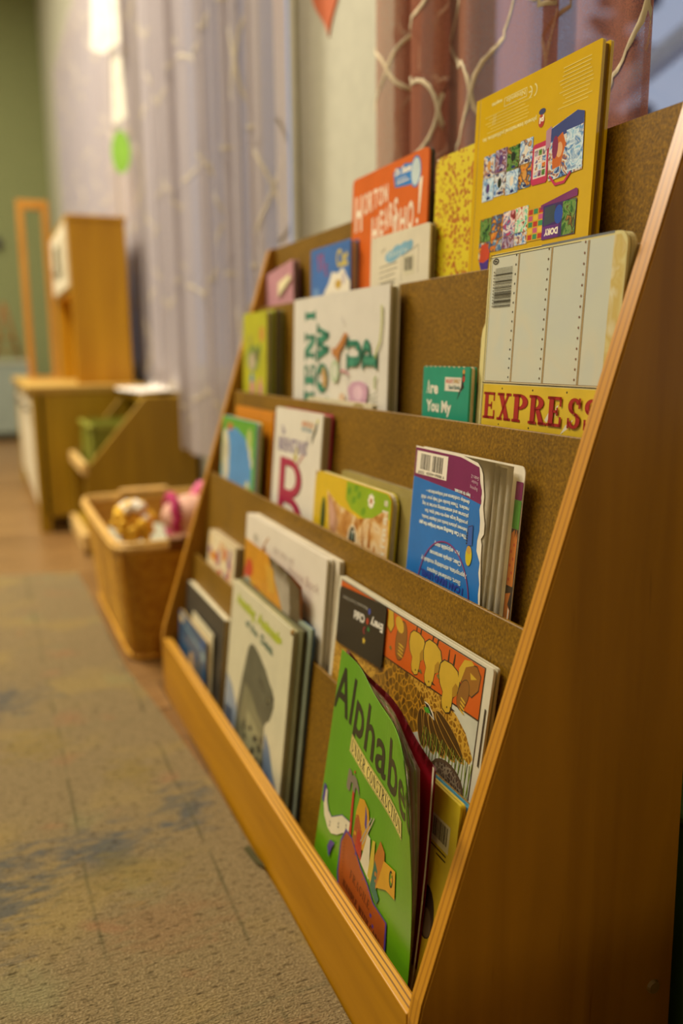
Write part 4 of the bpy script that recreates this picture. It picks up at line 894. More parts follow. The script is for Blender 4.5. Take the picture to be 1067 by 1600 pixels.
a.text('Beginning', .112, .2168, .0030, mat('#c9a8b4', .5), width=.012, rot=PI); a.text('Reader', .1115, .2220, .0030, mat('#c9a8b4', .5), width=.010, rot=PI); a.text('Grade 1-2', .1125, .2265, .0032, mat('#dfc9cc', .5), width=.012, rot=PI)
a.text('I CAN READ LEVEL', .104, .1285, .0055, mat('#2b3f9a', .5), width=.075, rot=PI, bold=.06); a.build('back_cover_text', o, lambda u, v, l: sf(u, v, l + .0004), step=.008)
a = Art(); a.poly(arc(.070, .110, .046, .0515, .0448, .0503, 0, 180, 40), mat('#8a2a6a', .4)); a.poly(arc(.070, .110, .046, .0515, .0448, .0503, 180, 360, 40), mat('#8a2a6a', .4))
a.poly([(.103, .183), (.111, .185), (.112, .168), (.104, .166)], mat('#2f62b5', .4)); a.line([(.1035, .182), (.110, .1845), (.1115, .169)], .0006, K); a.line([(.1035, .182), (.104, .1675)], .0006, K); a.ell(.108, .158, .0050, .0085, mat('#d0bc1c', .4)); a.ell(.1078, .163, .0038, .0035, mat('#cfa03c', .4))
for k in range(5): a.ell(.1028, .1735 - k * .0022 + .003, .0009, .0008, K, n=8)
a.build('small_figure', o, lambda u, v, l: sf(u, v, l + .0005), step=.008)
bm = bmesh.new(); PWH = []
for k, ww in enumerate((.1325, .139, .1475, .1562)):
    t = k / 3
    sheet(bm, ww, .0, h - .0010 - .0012 * (k % 3), lambda u, v, l, t=t, k=k, ww=ww: Vector((u, .0007 + .0018 * t - .0012 * max(0, (u - .09) / .05) * (1 - .4 * t) + .0003 * sin(u * 150 + k * 2) * max(0, u - .12) / .03, v)), 16, 8)
bmesh.ops.solidify(bm, geom=list(bm.faces), thickness=.00025)
obj('pages', bm, mat('#efe5cb', .8, .2, .03), o)
bm = bmesh.new(); slab(bm, rounded(.165, h, .006, (1, 1, 1, 1)), .0056, .0064); obj('back_cover', bm, mat('#e0d6c0', .5), o)
a = Art(); a.rect(.1555, .2125, .1645, h - .012, PUR); a.rect(.1555, .1900, .1645, .2122, mat('#4f8a2c', .4)); a.rect(.1555, .004, .1645, .1898, mat('#3c2c1e', .4)); ORC = mat('#c8752a', .4)
a.poly([(.1560, .186), (.1600, .1895), (.1605, .183), (.1625, .190), (.1628, .182), (.1642, .188), (.1640, .165), (.1642, .145), (.1560, .145)], ORC); a.poly([(.1560, .138), (.1625, .140), (.1600, .130), (.1640, .126), (.1635, .110), (.1560, .106)], ORC); a.ell(.1600, .09, .0045, .014, mat('#b8602a', .4))
for k in range(6): a.ell(.158 + .003 * (k % 2), .15 + k * .0055, .0012, .0014, mat('#b84a2a', .4), n=8)
a.poly([(.1612, .128), (.1628, .126), (.1622, .108), (.1612, .112)], WT); a.build('front_picture', o, lambda u, v, l: Vector((u, .0056 - l, v)), clip=(.15, .001, .1645, h - .008))

# ================================================================== FOURTH ROW
o, w, h = book('picture_book', 'small white paperback with red and orange print at the far end of fourth row', .829, .676, .297, .070, .049, .11, .014, mat('#dbc9a0', .5), group=G4, kind='paper', r=.012, corners=(0, 0, 1, 1), pages=pages_mat('page_edges_brown', c0='#bda77c', c1='#7a6848', freq=2600))
a = Art(); rnd = random.Random(12)
for i in range(34): a.ell(rnd.uniform(.012, .14), h - rnd.uniform(.012, .08), rnd.uniform(.004, .010), rnd.uniform(.006, .012), (mat('#c2502c', .4), mat('#d0892c', .4), mat('#b84a5a', .4), mat('#8a5a7c', .4), mat('#dcc08a', .4))[i % 5], n=10, rot=rnd.uniform(0, 3))
a.build('illustration', o, flat, clip=(.004, .01, w - .004, h - .006))

# two white books
o, w, h = book('picture_book', 'tall white book with faint writing, rearmost of the white books in fourth row', .621, .318, .3575, .0835, .0610, .11, .0055, mat('#ded2b8', .45), back=mat('#d8caa8', .5), group=G4, r=.002, pages=mat('#6d5a3c', .7))
o, w, h = book('picture_book', 'wide white book with faint handwriting and small drawing behind the curled orange magazine', .627, .331, .3575, .0745, .0535, .11, .0075, mat('#e0d6c2', .45, .4, .02), group=G4, r=.002, pages=pages_mat('page_edges_grey', c0='#c2b590', c1='#7d7150', freq=2600))
a = Art(); a.text('the little old', .12, .218, .010, mat('#b09a8a', .5), width=.075); a.text('House Book', .18, .205, .012, mat('#b09a8a', .5), width=.10); a.ell(.045, .222, .010, .006, mat('#b8b09a', .5)); a.line([(.075, .212), (.085, .222), (.098, .232)], .003, mat('#b0742c', .4)); a.ell(.083, .214, .006, .004, mat('#a0641c', .4)); a.line([(.10, .215), (.11, .205), (.13, .198)], .0012, mat('#c08a6a', .4)); a.build('title', o, flat)

o, w, h = book_root('magazine', .602, .370, .3285, .0635, .0455, .11); tag(o, 'curled orange and yellow magazine with loose white pages', 'magazine', G4)
def mf(k):
    return lambda u, v, l: Vector((u, -l + .0006 + .0009 * k - .004 * sin(PI * u / .23) - (.009 - .0002 * k) * max(0, (u - .10) / .13) ** 2 * (v / .22) ** 2, v - .010 * max(0, (u - .10) / .13) ** 2 * (v / .22) ** 3 * (1 - .1 * k)))
a = Art(); a.poly([(0, 0)] + [(.215 - .03 * (k / 10) ** 2 - (.075 * max(0, (k - 6) / 4) ** 1.2), h * k / 10) for k in range(11)] + [(0, h)], mat('#c98a10', .4)); c_ = a.build('front_cover', o, mf(0), step=.012); solid(c_, .0004)
a = Art(); a.poly([(.01, .10), (.20, .10), (.19, .14), (.15, .165), (.05, .17), (.01, .15)], mat('#c9a010', .4)); a.ell(.03, .185, .018, .012, mat('#c2441c', .4)); a.ell(.015, .172, .012, .014, mat('#b83a2c', .4)); a.ell(.07, .15, .03, .02, mat('#b8700c', .4)); a.ell(.13, .125, .035, .014, mat('#bfa81c', .4)); a.poly([(.10, h - .012), (.135, h - .012), (.145, .18), (.12, .175)], mat('#cf9c2c', .4)); a.build('illustration', o, lambda u, v, l: mf(0)(u, v, l + .0003), step=.012, clip=(.003, .01, .185, h - .002))
bm = bmesh.new()
for k in range(1, 9): sheet(bm, .231 - .0035 * (9 - k), .0, h - .001 * k, lambda u, v, l, f=mf(k * .4), k=k: f(u, v, 0), 22, 12)
bmesh.ops.solidify(bm, geom=list(bm.faces), thickness=.00025); obj('pages', bm, mat('#dccfb4', .8, .2, .05), o)
bm = bmesh.new(); sheet(bm, .2325, 0, h - .004, lambda u, v, l: mf(4.4)(u, v, 0), 22, 12); bmesh.ops.solidify(bm, geom=list(bm.faces), thickness=.0004); obj('back_cover', bm, mat('#c07a2c', .5), o)

# big duck picture book
o, w, h = book('picture_book', 'large white-bordered book with upside-down ducklings on orange, leaning at the near end', .310, .019, .345, .080, .050, .11, .0060, mat('#d3cbb0', .35, .4, .03), group=G4, r=.003, pages=mat('#ded3ae', .7), back=mat('#c9c0a0', .4))
ducks = o
a = Art(); ORG = mat('#c85a12', .35, .4, .04); KL = mat('#3a2a14', .4); FE = cells('feather_print', '#c08a20', '#5a3d12', '#8a6418', 135, .08); FE2 = cells('fine_feather_print', '#c79a34', '#9a6c16', '#7d5412', 210, .16)
a.rect(.0065, .012, .2810, .2345, mat('#c7c6ae', .35))
a.poly([(.0065, .1880), (.1250, .1895), (.1680, .1905), (.2050, .1920), (.2300, .1905), (.2500, .1850), (.2660, .1770), (.2795, .1620), (.2760, .1560), (.262, .1580), (.2200, .1620), (.1800, .1480), (.1500, .1300), (.1200, .1000), (.0065, .06)], FE2)
a.poly([(.118, .188), (.165, .190), (.200, .178), (.206, .172), (.198, .150), (.17, .135), (.14, .12), (.11, .10), (.07, .12), (.10, .16)], FE)
WG = mat('#523a14', .4); WG2 = mat('#6d4f1c', .4); OL = mat('#b88a34', .4)
for (p0, p1, wd) in (((.196, .170), (.208, .140), .011), ((.204, .172), (.224, .142), .011), ((.210, .172), (.240, .146), .011), ((.214, .174), (.256, .150), .010), ((.219, .1765), (.268, .154), .009)):
    A_ = Vector(p0); B2 = Vector(p1); d = (B2 - A_).normalized(); n = Vector((-d.y, d.x)); P = []
    for k in range(13):
        t = k / 12; P.append(tuple(A_ + (B2 - A_) * t + n * wd * .78 * sin(PI * min(1, t * 1.0)) ** .5 if 0 < t < 1 else A_ + (B2 - A_) * t))
    for k in range(11, 0, -1): t = k / 12; P.append(tuple(A_ + (B2 - A_) * t - n * wd * .78 * sin(PI * t) ** .5))
    c = sum((Vector(q) for q in P), Vector((0, 0))) / len(P)
    a.poly([tuple(c + (Vector(q) - c) * 1.08) for q in P], OL); a.poly(P, WG); a.line([tuple(A_), tuple(B2)], .0007, OL)
a.poly([(.200, .1775), (.207, .1775), (.216, .173), (.219, .168), (.206, .1705)], mat('#d8d3b8', .4)); a.poly([(.201, .1765), (.207, .1765), (.214, .172), (.217, .1690), (.206, .1715)], K); a.poly([(.200, .172), (.207, .1745), (.212, .171), (.204, .169)], mat('#4c9a2c', .4))
for k in range(26): x_ = .205 + k * .0030; a.line([(x_, .158 - .0006 * (k % 5)), (x_ + .003 * ((k * 7) % 5 - 2), .112 - .003 * (k % 4))], .0009, (mat('#6d7f1c', .4), mat('#8a9a34', .4), mat('#4a5a1c', .4))[k % 3])
a.ell(.2480, .1290, .0260, .0160, mat('#5a4630', .4)); a.ell(.2480, .1290, .0230, .0130, cells('scribble_nest', '#8a7a60', '#4a3a2c', '#5c4636', 260, .12))
a.rect(.2802, .012, .2812, .2345, KL); a.rect(.0065, .2338, .2812, .2346, KL); a.build('goose_picture', o, flat, clip=(.004, .004, w - .004, h - .002))
a = Art(); a.poly([(.0070, .1870), (.2800, .1935), (.2800, .2335), (.0070, .2335)], ORG); a.line([(.0070, .1868), (.2800, .1930)], .0012, KL)
YD = mat('#c9a32a', .4); YD2 = mat('#a57a18', .4)
def duck(a, x, y, s=1.0, lean=0.0, mirror=1):
    def T(P): return [(x + 1.3 * mirror * (p[0] * cos(lean) - p[1] * sin(lean)) * s, y + (p[0] * sin(lean) + p[1] * cos(lean)) * s) for p in P]
    body = [(-.010, -.002), (-.011, -.010), (-.009, -.017), (-.005, -.022), (-.0055, -.029), (-.004, -.034), (0, -.036), (.004, -.034), (.0055, -.029), (.006, -.022), (.011, -.015), (.012, -.008), (.009, -.001), (.002, .002), (-.006, .002)]
    cxy = (0, -.015)
    a.poly(T([(cxy[0] + (p[0] - cxy[0]) * 1.09, cxy[1] + (p[1] - cxy[1]) * 1.05) for p in body]), KL); a.poly(T(body), YD)
    a.poly(T([(.0055, -.022), (.010, -.019), (.0115, -.012), (.0080, -.010), (.0050, -.015)]), YD2)
    a.poly(T([(-.003, .002), (-.002, .012), (-.0012, .012), (-.0012, .002)]), KL); a.poly(T([(.003, .002), (.0045, .011), (.0055, .011), (.005, .002)]), KL)
    a.poly(T([(.0045, -.032), (.010, -.0305), (.0045, -.0295)]), KL); q = T([(.001, -.0315)])[0]; a.ell(q[0], q[1], .0009, .0009, KL, n=8)
def paw(a, x, y, s=1.0, rot=0):
    a.ell(x, y, .0095 * s, .017 * s, KL, rot=rot); a.ell(x, y, .0088 * s, .0162 * s, mat('#8a5a1c', .4), rot=rot)
    for k in range(4): a.ell(x + .001, y - .004 - .0030 * k, .0050 * s, .0009, YD, rot=rot, n=10)
a.poly([(.118, .2335), (.128, .2335), (.132, .222), (.127, .214), (.119, .218)], YD); a.line([(.128, .233), (.132, .222), (.127, .214), (.119, .218)], .0010, KL)
paw(a, .1480, .2130, 1.1, -.1); a.ell(.142, .226, .009, .006, YD, rot=-.5)
duck(a, .1760, .2270, .95, .05); duck(a, .2040, .2270, 1.0, -.05, 1); duck(a, .2320, .2190, 1.05, .05)
a.poly([(.250, .222), (.258, .230), (.270, .232), (.277, .226), (.276, .214), (.268, .206), (.256, .208), (.250, .214)], KL); a.poly([(.2508, .2215), (.258, .2292), (.270, .2310), (.2762, .2255), (.2752, .2145), (.2675, .2068), (.2565, .2088), (.2508, .2142)], mat('#946018', .4))
a.poly([(.246, .222), (.252, .231), (.262, .2332), (.266, .2310), (.255, .226), (.250, .212), (.247, .212)], YD); paw(a, .2560, .2040, .80, -.3); a.poly([(.262, .224), (.272, .222), (.264, .219)], YD)
for x_, y_ in ((.130, .201), (.188, .199), (.217, .205)): a.poly([(x_ - .003, y_), (x_, y_ + .002), (x_ + .003, y_ - .001), (x_, y_ - .002)], mat('#6d6a2c', .4))
a.build('duckling_panel', o, flat, clip=(.006, .004, .2806, .2340))
a = Art(); a.rect(.2868, .160, .2885, .205, mat('#3a3024', .4)); a.build('spine_print', o, flat)

# black library card resting against the duck book
bpy.context.view_layer.update()
Mw = ducks.matrix_world @ Matrix.Translation((.0125, -.0022, .1700)) @ Matrix.Rotation(-.066, 4, 'Y')
card = empty('library_card'); card.matrix_world = Mw; tag(card, 'black rounded card with small upside-down white writing covering the corner of the duckling book', 'card')
bm = bmesh.new(); slab(bm, rounded(.108, .0585, .005), 0, .0009); obj('card_board', bm, mat('#1d1912', .35, .5, .05), card)
a = Art(); LG = mat('#d6d0c0', .5)
a.text('Every', .1045, .0405, .0080, LG, width=.0270, rot=PI, bold=.05); a.text('Child', .0645, .0405, .0080, LG, width=.0250, rot=PI, bold=.05)
a.text('Multnomah County Library', .069, .0500, .0038, mat('#8d887a', .5), width=.060, rot=PI, bold=.02)
a.ell(.0710, .0365, .0030, .0032, mat('#a8341c', .4)); a.ell(.0735, .0465, .0026, .0030, mat('#3a4aa0', .4)); a.ell(.0745, .0295, .0024, .0022, mat('#2c7a3a', .4)); a.poly(arc(.0660, .0265, .0034, .0036, .0018, .0026, 60, 290, 14, icx=.0672), mat('#8a2430', .4))
P = []
for k in range(10): rr = .0040 if k % 2 == 0 else .0017; P.append((.0665 + rr * sin(k * PI / 5), .0165 + rr * cos(k * PI / 5)))
a.poly(P, mat('#d8b83a', .4)); a.build('printing', card, flat)

# ================================================================== BOTTOM ROW
o, w, h = book('picture_book', 'long dark grey book with a pale top edge in the bottom row', .893, .655, .198, .0440, .0265, .03, .0095, mat('#3c362a', .5), back=mat('#d8cba6', .6), group=G5, r=.002, pages=mat('#cfc4a0', .7), kind='paper')
o, w, h = book('booklet', 'thin cream booklet between the dark grey and the small blue book', .820, .690, .166, .0345, .0235, .03, .0020, mat('#d3c7a0', .6), group=G5, r=.004, kind='paper')
o, w, h = book('picture_book', 'small blue book at the far end of the bottom row', .885, .700, .152, .0265, .0195, .03, .0050, mat('#2f5272', .35), back=mat('#c9a55a', .5), group=G5, r=.004)
a = Art(); a.ell(.02, h - .010, .014, .007, mat('#d8c49a', .4)); a.line([(.045, h - .014), (.11, h - .020), (.15, h - .022)], .006, mat('#6d8fa0', .4)); a.ell(.16, h - .012, .012, .008, mat('#1c4f8c', .4)); a.ell(.166, h - .028, .012, .008, mat('#7f9aa0', .4)); a.poly([(.075, h - .05), (.10, h - .045), (.12, h - .08), (.115, h - .11), (.085, h - .11)], mat('#c9a56a', .4)); a.ell(.14, h - .07, .02, .03, mat('#5c5f5a', .4)); a.build('illustration', o, flat, clip=(.002, .002, w - .002, h - .002))

# seal book with a stack behind it
WS = mat('#cdc6a4', .4, .4, .03)
book('picture_book', 'dark blue book at the back of the stack behind the seal cover', .590, .338, .280, .0580, .0300, .03, .0045, mat('#8f9a84', .4), back=mat('#1d4a66', .4), group=G5, r=.002, pages=M_PAGES_DARK)
book('picture_book', 'worn brown-edged book in the middle of the stack behind the seal cover', .593, .348, .276, .0515, .0242, .03, .0058, mat('#6d6a48', .4), back=mat('#4a4026', .5), group=G5, r=.002, pages=pages_mat('page_edges_olive_dark', c0='#8a7a48', c1='#2a2416', freq=2200))
o, w, h = book('picture_book', 'white book with a grey seal looking up and green title', .600, .360, .273, .0450, .0180, .03, .0060, WS, back=mat('#b3a878', .5), group=G5, r=.003, pages=M_PAGES_DARK)
seal_w = w
a = Art(); SK = mat('#5c5b46', .45, .4, .08); SK2 = mat('#7b7858', .45, .4, .08); SB = mat('#8492a0', .4)
a.poly([(.0, .115), (.03, .105), (.055, .085), (.06, .02), (0, .02)], SB); a.poly([(0, .07), (.04, .075), (.05, .02), (0, .02)], mat('#4a5666', .4)); a.poly([(.175, .100), (.195, .088), (.212, .065), (.238, .045), (.238, .01), (.17, .01)], mat('#65788e', .4)); a.poly([(.19, .06), (.215, .045), (.238, .03), (.238, .01), (.18, .01)], mat('#3f5370', .4))
body = [(.096, .1845), (.106, .1860), (.118, .1850), (.132, .1815), (.146, .1765), (.160, .1720), (.168, .1670), (.178, .1610), (.189, .1570), (.196, .1500), (.198, .1400), (.192, .1270), (.186, .1180), (.176, .1120), (.170, .1050), (.172, .08), (.180, .05), (.186, .01), (.06, .01), (.052, .05), (.058, .09), (.070, .13), (.080, .158), (.087, .176)]
a.poly(body, SK)
a.poly([(.085, .13), (.11, .125), (.14, .110), (.165, .104), (.170, .08), (.176, .05), (.18, .01), (.08, .01), (.075, .05), (.075, .09)], SK2); a.poly([(.10, .10), (.13, .095), (.155, .09), (.165, .06), (.17, .01), (.10, .01)], mat('#93906a', .45, .4, .1))
rnd = random.Random(21)
for i in range(30): a.ell(rnd.uniform(.085, .172), rnd.uniform(.015, .085), rnd.uniform(.002, .006), rnd.uniform(.003, .007), mat('#33332a', .4), n=9, rot=rnd.uniform(0, 3))
a.ell(.176, .139, .005, .004, mat('#2d2c20', .2)); a.ell(.177, .140, .002, .0015, mat('#9a9770', .2)); a.ell(.193, .148, .003, .004, K); a.line([(.192, .135), (.184, .131), (.176, .133)], .001, mat('#3a3828', .4)); a.ell(.150, .15, .012, .006, mat('#514f3c', .45), rot=-.5)
a.build('seal_picture', o, flat, clip=(.002, .002, w - .002, h))
a = Art(); LGm = mat('#a9b52a', .4); DG = mat('#5f7360', .4)
a.text('Amazing', .022, .2195, .0135, LGm, width=.082, bold=.06, rot=-.02); a.text('Animals', .113, .2175, .0135, LGm, width=.094, bold=.06, rot=-.02); a.text('of the', .067, .2005, .0100, DG, width=.052, bold=.04, rot=-.03); a.text('Sea', .130, .1975, .0120, DG, width=.050, bold=.04, rot=-.03)
a.build('title', o, flat)
for dx, dy in ((w - .004, .001), (w - .001, .0105)):
    bm = bmesh.new(); ball(bm, (dx, dy, h - .003), .0045, (1, .55, .8), 8); obj('worn_corner', bm, mat('#a07a34', .9, .1, .2), o)

# books between the green book and the side panel
book('picture_book', 'thin teal blue book behind the yellow barcode book in the near corner', .150, .006, .2475, .0525, .0285, .03, .0040, mat('#1e7288', .35), back=mat('#1e7288', .35), group=G5, r=.002, pages=mat('#a89a68', .7))
o, w, h = book('picture_book', 'worn yellow book with barcode tucked against the near side panel in the bottom row', .148, .0045, .2515, .0452, .0230, .03, .0048, mat('#c4ac22', .4, .4, .06), group=G5, r=.003, pages=mat('#8d7a3a', .7))
a = Art(); a.barcode(.100, .1790, .1335, .2005, mat('#c9bf94', .5), K, 20); a.line([(.104, .176), (.131, .176)], .0012, KL); a.line([(.118, .172), (.131, .172)], .0012, KL); a.ell(.112, .120, .012, .022, mat('#3a2a1c', .4)); a.ell(.114, .112, .007, .012, mat('#6a5a48', .4)); a.poly([(.118, .09), (.130, .08), (.128, .06), (.118, .07)], mat('#a82c1c', .4)); a.build('back_cover_print', o, flat)

# ------------------------------------------------------------------ the green alphabet book
GRN = mat('#5f9a14', .28, .5, .03)
o, w, h = book_root('picture_book', .250, .047, .3005, .0430, .0165, .033, 0, .12); tag(o, 'green curled picture book with big black title, hammer and toolbox, in the bottom row', 'book', G5)
h = .2705; w = .200
def curl(u, v): return max(0, (u - .03) / .17) ** 1.7 * max(0, (v - .05) / .22) ** 1.6
def af(u, v, l, k=0.0, wav=0.0, th=0.0):
    c = curl(u, v); return Vector((u - .006 * c, -l - .031 * c * (1 - k) + th + .0010 * sin(u * 55 + wav) * max(0, (v - .1)) / .17 * min(1, u / .05), v + .0020 * sin(u * 40 + 1 + wav) * max(0, (v - .12)) / .15 * min(1, u / .04) - .002 * c))
def gf(u, v, l): return af(u, v, l + .0004)
a = Art(); a.poly([(0, 0), (w, 0), (w, h * .6), (w - .004, h - .012), (w - .012, h - .002), (w - .03, h), (0, h)], GRN); cv = a.build('front_cover', o, lambda u, v, l: af(u, v, 0), step=.006); solid(cv, .0005)
a = Art(); TK = mat('#1f2412', .3, .5, 0)
cx = .0005
for ch, x0, x1, dy in (('A', -.002, .0315, 0), ('l', .0345, .0400, 0), ('p', .0455, .0700, 0), ('h', .0755, .0990, 0), ('a', .1035, .1290, 0), ('b', .1345, .1600, 0), ('e', .1640, .1870, 0), ('t', .1885, .2010, 0)):
    a.text(ch, x0, .2130, .0465, TK, width=x1 - x0, bold=.012)
a.build('title', o, gf, step=.006, clip=(.001, .002, w - .0015, h - .002))
a = Art(); SY = mat('#e2cf74', .35); a.rect(.0455, .1905, .176, .2075, SY); a.line([(.0465, .1915), (.175, .1915), (.175, .2065), (.0465, .2065), (.0465, .1915)], .0006, K)
wd_ = sum(SERIF[c][0] + .08 for c in 'UNDER CONSTRUCTION'); a.serif('UNDER CONSTRUCTION', .0482, .1932, .0115, K, wid=.1255 / (wd_ * .0115)); a.build('subtitle', o, lambda u, v, l: gf(u, v, l + .0002), step=.006)
a = Art(); BR_ = mat('#a3501a', .4, .4, .05); VI = mat('#4c3a8a', .4); GS = mat('#7d7360', .4); RD = mat('#b5331c', .4); IV = mat('#e0d6b4', .4); SAW = mat('#cf9a1e', .4)
# hammer
a.poly([(.0505, .1745), (.0520, .1765), (.0570, .1765), (.0600, .1740), (.0640, .1775), (.0700, .1775), (.0770, .1730), (.0805, .1650), (.0760, .1690), (.0700, .1690), (.0695, .1620), (.0635, .1620), (.0630, .1680), (.0590, .1670), (.0585, .1580), (.0565, .1560), (.0515, .1560), (.0500, .1590)], GS); a.poly([(.0645, .1620), (.0690, .1620), (.0735, .1180), (.0690, .1160)], RD); a.poly([(.0625, .1795), (.0655, .1795), (.0655, .1825), (.0635, .1820)], RD)
# curling tape measure
P1 = [(.0075, .1290), (.0130, .1280), (.0150, .1180), (.0210, .1110), (.0290, .1095), (.0380, .1165), (.0500, .1260), (.0680, .1310)]; P2 = [(.0680, .1180), (.0560, .1110), (.0450, .1010), (.0330, .0940), (.0240, .0940), (.0130, .1010), (.0080, .1120)]
a.poly(P1 + P2, IV); a.line(P1, .0008, VI); a.rect(.0040, .1120, .0095, .1310, VI)
for x_, y_ in ((.026, .101), (.044, .112), (.060, .121)): a.text('5', x_, y_ - .003, .006, K, width=.003)
# tools sticking out of the box
a.poly([(.078, .122), (.078, .150), (.082, .166), (.092, .171), (.103, .168), (.108, .155), (.104, .125)], SAW); a.poly([(.077, .118), (.078, .146), (.084, .150), (.094, .140), (.097, .118)], mat('#a8541c', .4)); a.poly([(.084, .116), (.086, .138), (.096, .134), (.099, .112)], RD); a.poly([(.096, .168), (.101, .160), (.103, .145), (.098, .150)], VI); a.poly([(.098, .112), (.106, .146), (.112, .146), (.117, .108)], IV); a.line([(.094, .13), (.110, .165)], .0016, mat('#a89a8a', .4)); a.line([(.098, .130), (.115, .168)], .0016, mat('#b8aa90', .4))
a.poly([(.114, .110), (.117, .148), (.122, .150), (.125, .108)], mat('#c9b23a', .4)); a.poly([(.124, .108), (.124, .138), (.132, .158), (.142, .154), (.145, .136), (.138, .130), (.132, .108)], mat('#b8701c', .4)); a.poly([(.121, .104), (.125, .134), (.132, .128), (.131, .112), (.140, .106), (.136, .098)], mat('#2c6a54', .4))
a.poly([(.132, .112), (.142, .1460), (.166, .1540), (.168, .1290), (.150, .1240), (.138, .1160)], SAW); a.ell(.1585, .1410, .0026, .0060, mat('#5c8a14', .4)); a.poly(arc(.1585, .1410, .0040, .0078, .0026, .0060, 0, 360, 20), K)
# box
a.poly([(.054, .102), (.062, .120), (.076, .121), (.100, .108), (.116, .104), (.130, .096), (.158, .098), (.162, .062), (.172, .026), (.160, .026), (.120, .040), (.095, .048), (.062, .054), (.056, .070)], VI)
a.poly([(.0565, .102), (.064, .118), (.076, .119), (.100, .106), (.116, .1015), (.130, .094), (.1555, .0960), (.159, .062), (.168, .029), (.158, .029), (.120, .043), (.095, .0505), (.065, .0565), (.0585, .071)], BR_)
a.serif('FRAGILE', .082, .0830, .0085, mat('#5a2c12', .4), wid=.85); a.serif('HANDLE WITH CARE', .071, .0665, .0070, mat('#5a2c12', .4), wid=.80)
for k in range(14): a.ell(.0615 + .0006 * k, .112 - k * .0035, .0006, .0006, K, n=6)
# small things round the foot
a.poly([(.030, .078), (.034, .088), (.045, .092), (.040, .084), (.036, .070)], VI); a.poly([(.075, .052), (.095, .046), (.11, .018), (.095, .010), (.085, .024)], mat('#6a5a4a', .4)); a.poly([(.10, .048), (.115, .042), (.118, .02), (.108, .018)], RD); a.poly([(.118, .026), (.145, .022), (.150, .006), (.128, .004)], mat('#8a6a3a', .4)); a.ell(.138, .024, .004, .005, RD); a.poly([(.052, .052), (.058, .054), (.062, .040), (.057, .034)], mat('#c9a23a', .4))
a.build('toolbox_picture', o, gf, step=.006, clip=(.001, .002, w - .0015, h))
bm = bmesh.new()
for k in range(1, 13):
    kk = k / 13 * .30; sheet(bm, w - .0004 * k, 0, h - .0005 - .0002 * k, lambda u, v, l, kk=kk, k=k: af(u, v, 0, kk, k * .16, .0042 * k / 13), 30, 18, mi=(0, 1, 0, 2, 0, 0, 0, 1, 0, 0, 2, 0)[k - 1])
bmesh.ops.solidify(bm, geom=list(bm.faces), thickness=.00045)
obj('pages', bm, [mat('#efe6cc', .7), mat('#cdd47f', .6), mat('#e6b0a8', .6)], o)
bm = bmesh.new(); sheet(bm, w + .001, 0, h, lambda u, v, l: af(u, v, 0, .60, 2.2, .0052), 30, 18); bmesh.ops.solidify(bm, geom=list(bm.faces), thickness=.0005); obj('back_cover', bm, mat('#b01c30', .35), o)
a = Art(); a.poly([(w - .002, .0), (w + .0005, 0), (w + .0005, h), (w - .002, h)], IV); a.build('back_cover_edge', o, lambda u, v, l: af(u, v, l + .0004, .60, 2.2, .0052), step=.012)

# ================================================================== WICKER BASKET AND TOYS
WK = NT('wicker'); WK.l(WK.ramp((lambda n: (WK.l(WK.coords((1, 1, 1)), n.inputs['Vector']), n.outputs['Fac'])[1])(WK.n('ShaderNodeTexNoise', i_Scale=60.0)), [(.3, '#b87a0e'), (.7, '#d9a22c')]), WK.b.inputs['Base Color']); WK.b.inputs['Roughness'].default_value = .45; WKM = WK.m
WKL = mat('#d3a656', .5, .4, .1)
bsk = tag(empty('wicker_basket', (.10, 1.33, 0)), 'rectangular golden wicker basket of toys standing at the far end of the display shelf', 'basket')
def ringpt(t, z, H=.235):
    """rounded rectangle ring, narrower at the foot"""
    k = z / H; hx = .128 + .022 * k; hy = .255 + .035 * k; n = 12
    c = abs(cos(t)) ** (2 / n) * (1 if cos(t) > 0 else -1); s = abs(sin(t)) ** (2 / n) * (1 if sin(t) > 0 else -1); return hx * c, hy * s
bm = bmesh.new(); ROWS, COLS = 34, 120; H = .222; g = []
for j in range(ROWS * 2 + 1):
    z = .006 + (H - .006) * j / (ROWS * 2); ring = []
    for i in range(COLS):
        t = 2 * PI * i / COLS; x_, y_ = ringpt(t, z); row = j // 2; off = .0035 * sin(PI * i / 2 + PI * row) * 1.0 + (.0022 if j % 2 else -.0010)
        d = Vector((x_, y_)).normalized(); ring.append(bm.verts.new((x_ + d.x * off, y_ + d.y * off, z)))
    g.append(ring)
for j in range(ROWS * 2):
    for i in range(COLS): bm.faces.new((g[j][i], g[j][(i + 1) % COLS], g[j + 1][(i + 1) % COLS], g[j + 1][i])).smooth = True
bm.faces.new(g[0][::-1]); wv = obj('woven_side', bm, WKM, bsk); m_ = wv.modifiers.new('thickness', 'SOLIDIFY'); m_.thickness = .005; m_.offset = -1
bm = bmesh.new()
for k in range(3): tube(bm, [(*[c * (1 + .012 * (k - 1)) for c in ringpt(2 * PI * i / 80, .232)], .226 + .007 * (k == 1)) for i in range(80)], .0065, 8, closed=True)
obj('rim', bm, WKL, bsk)
bm = bmesh.new(); tube(bm, [(*ringpt(2 * PI * i / 80, 0), .007) for i in range(80)], .007, 8, closed=True); obj('foot_band', bm, WKM, bsk)
for sy in (-1, 1):
    bm = bmesh.new()
    for k in range(18):
        xx = -.055 + .11 * k / 17; tube(bm, [(xx + .0085 * 0, sy * .293 + .013 * cos(q), .233 + .013 * sin(q)) for q in [2 * PI * i / 10 for i in range(10)]], .0034, 6, closed=True)
    obj('wrapped_handle', bm, mat('#8a5210', .5, .4, .1) if sy < 0 else WKL, bsk)
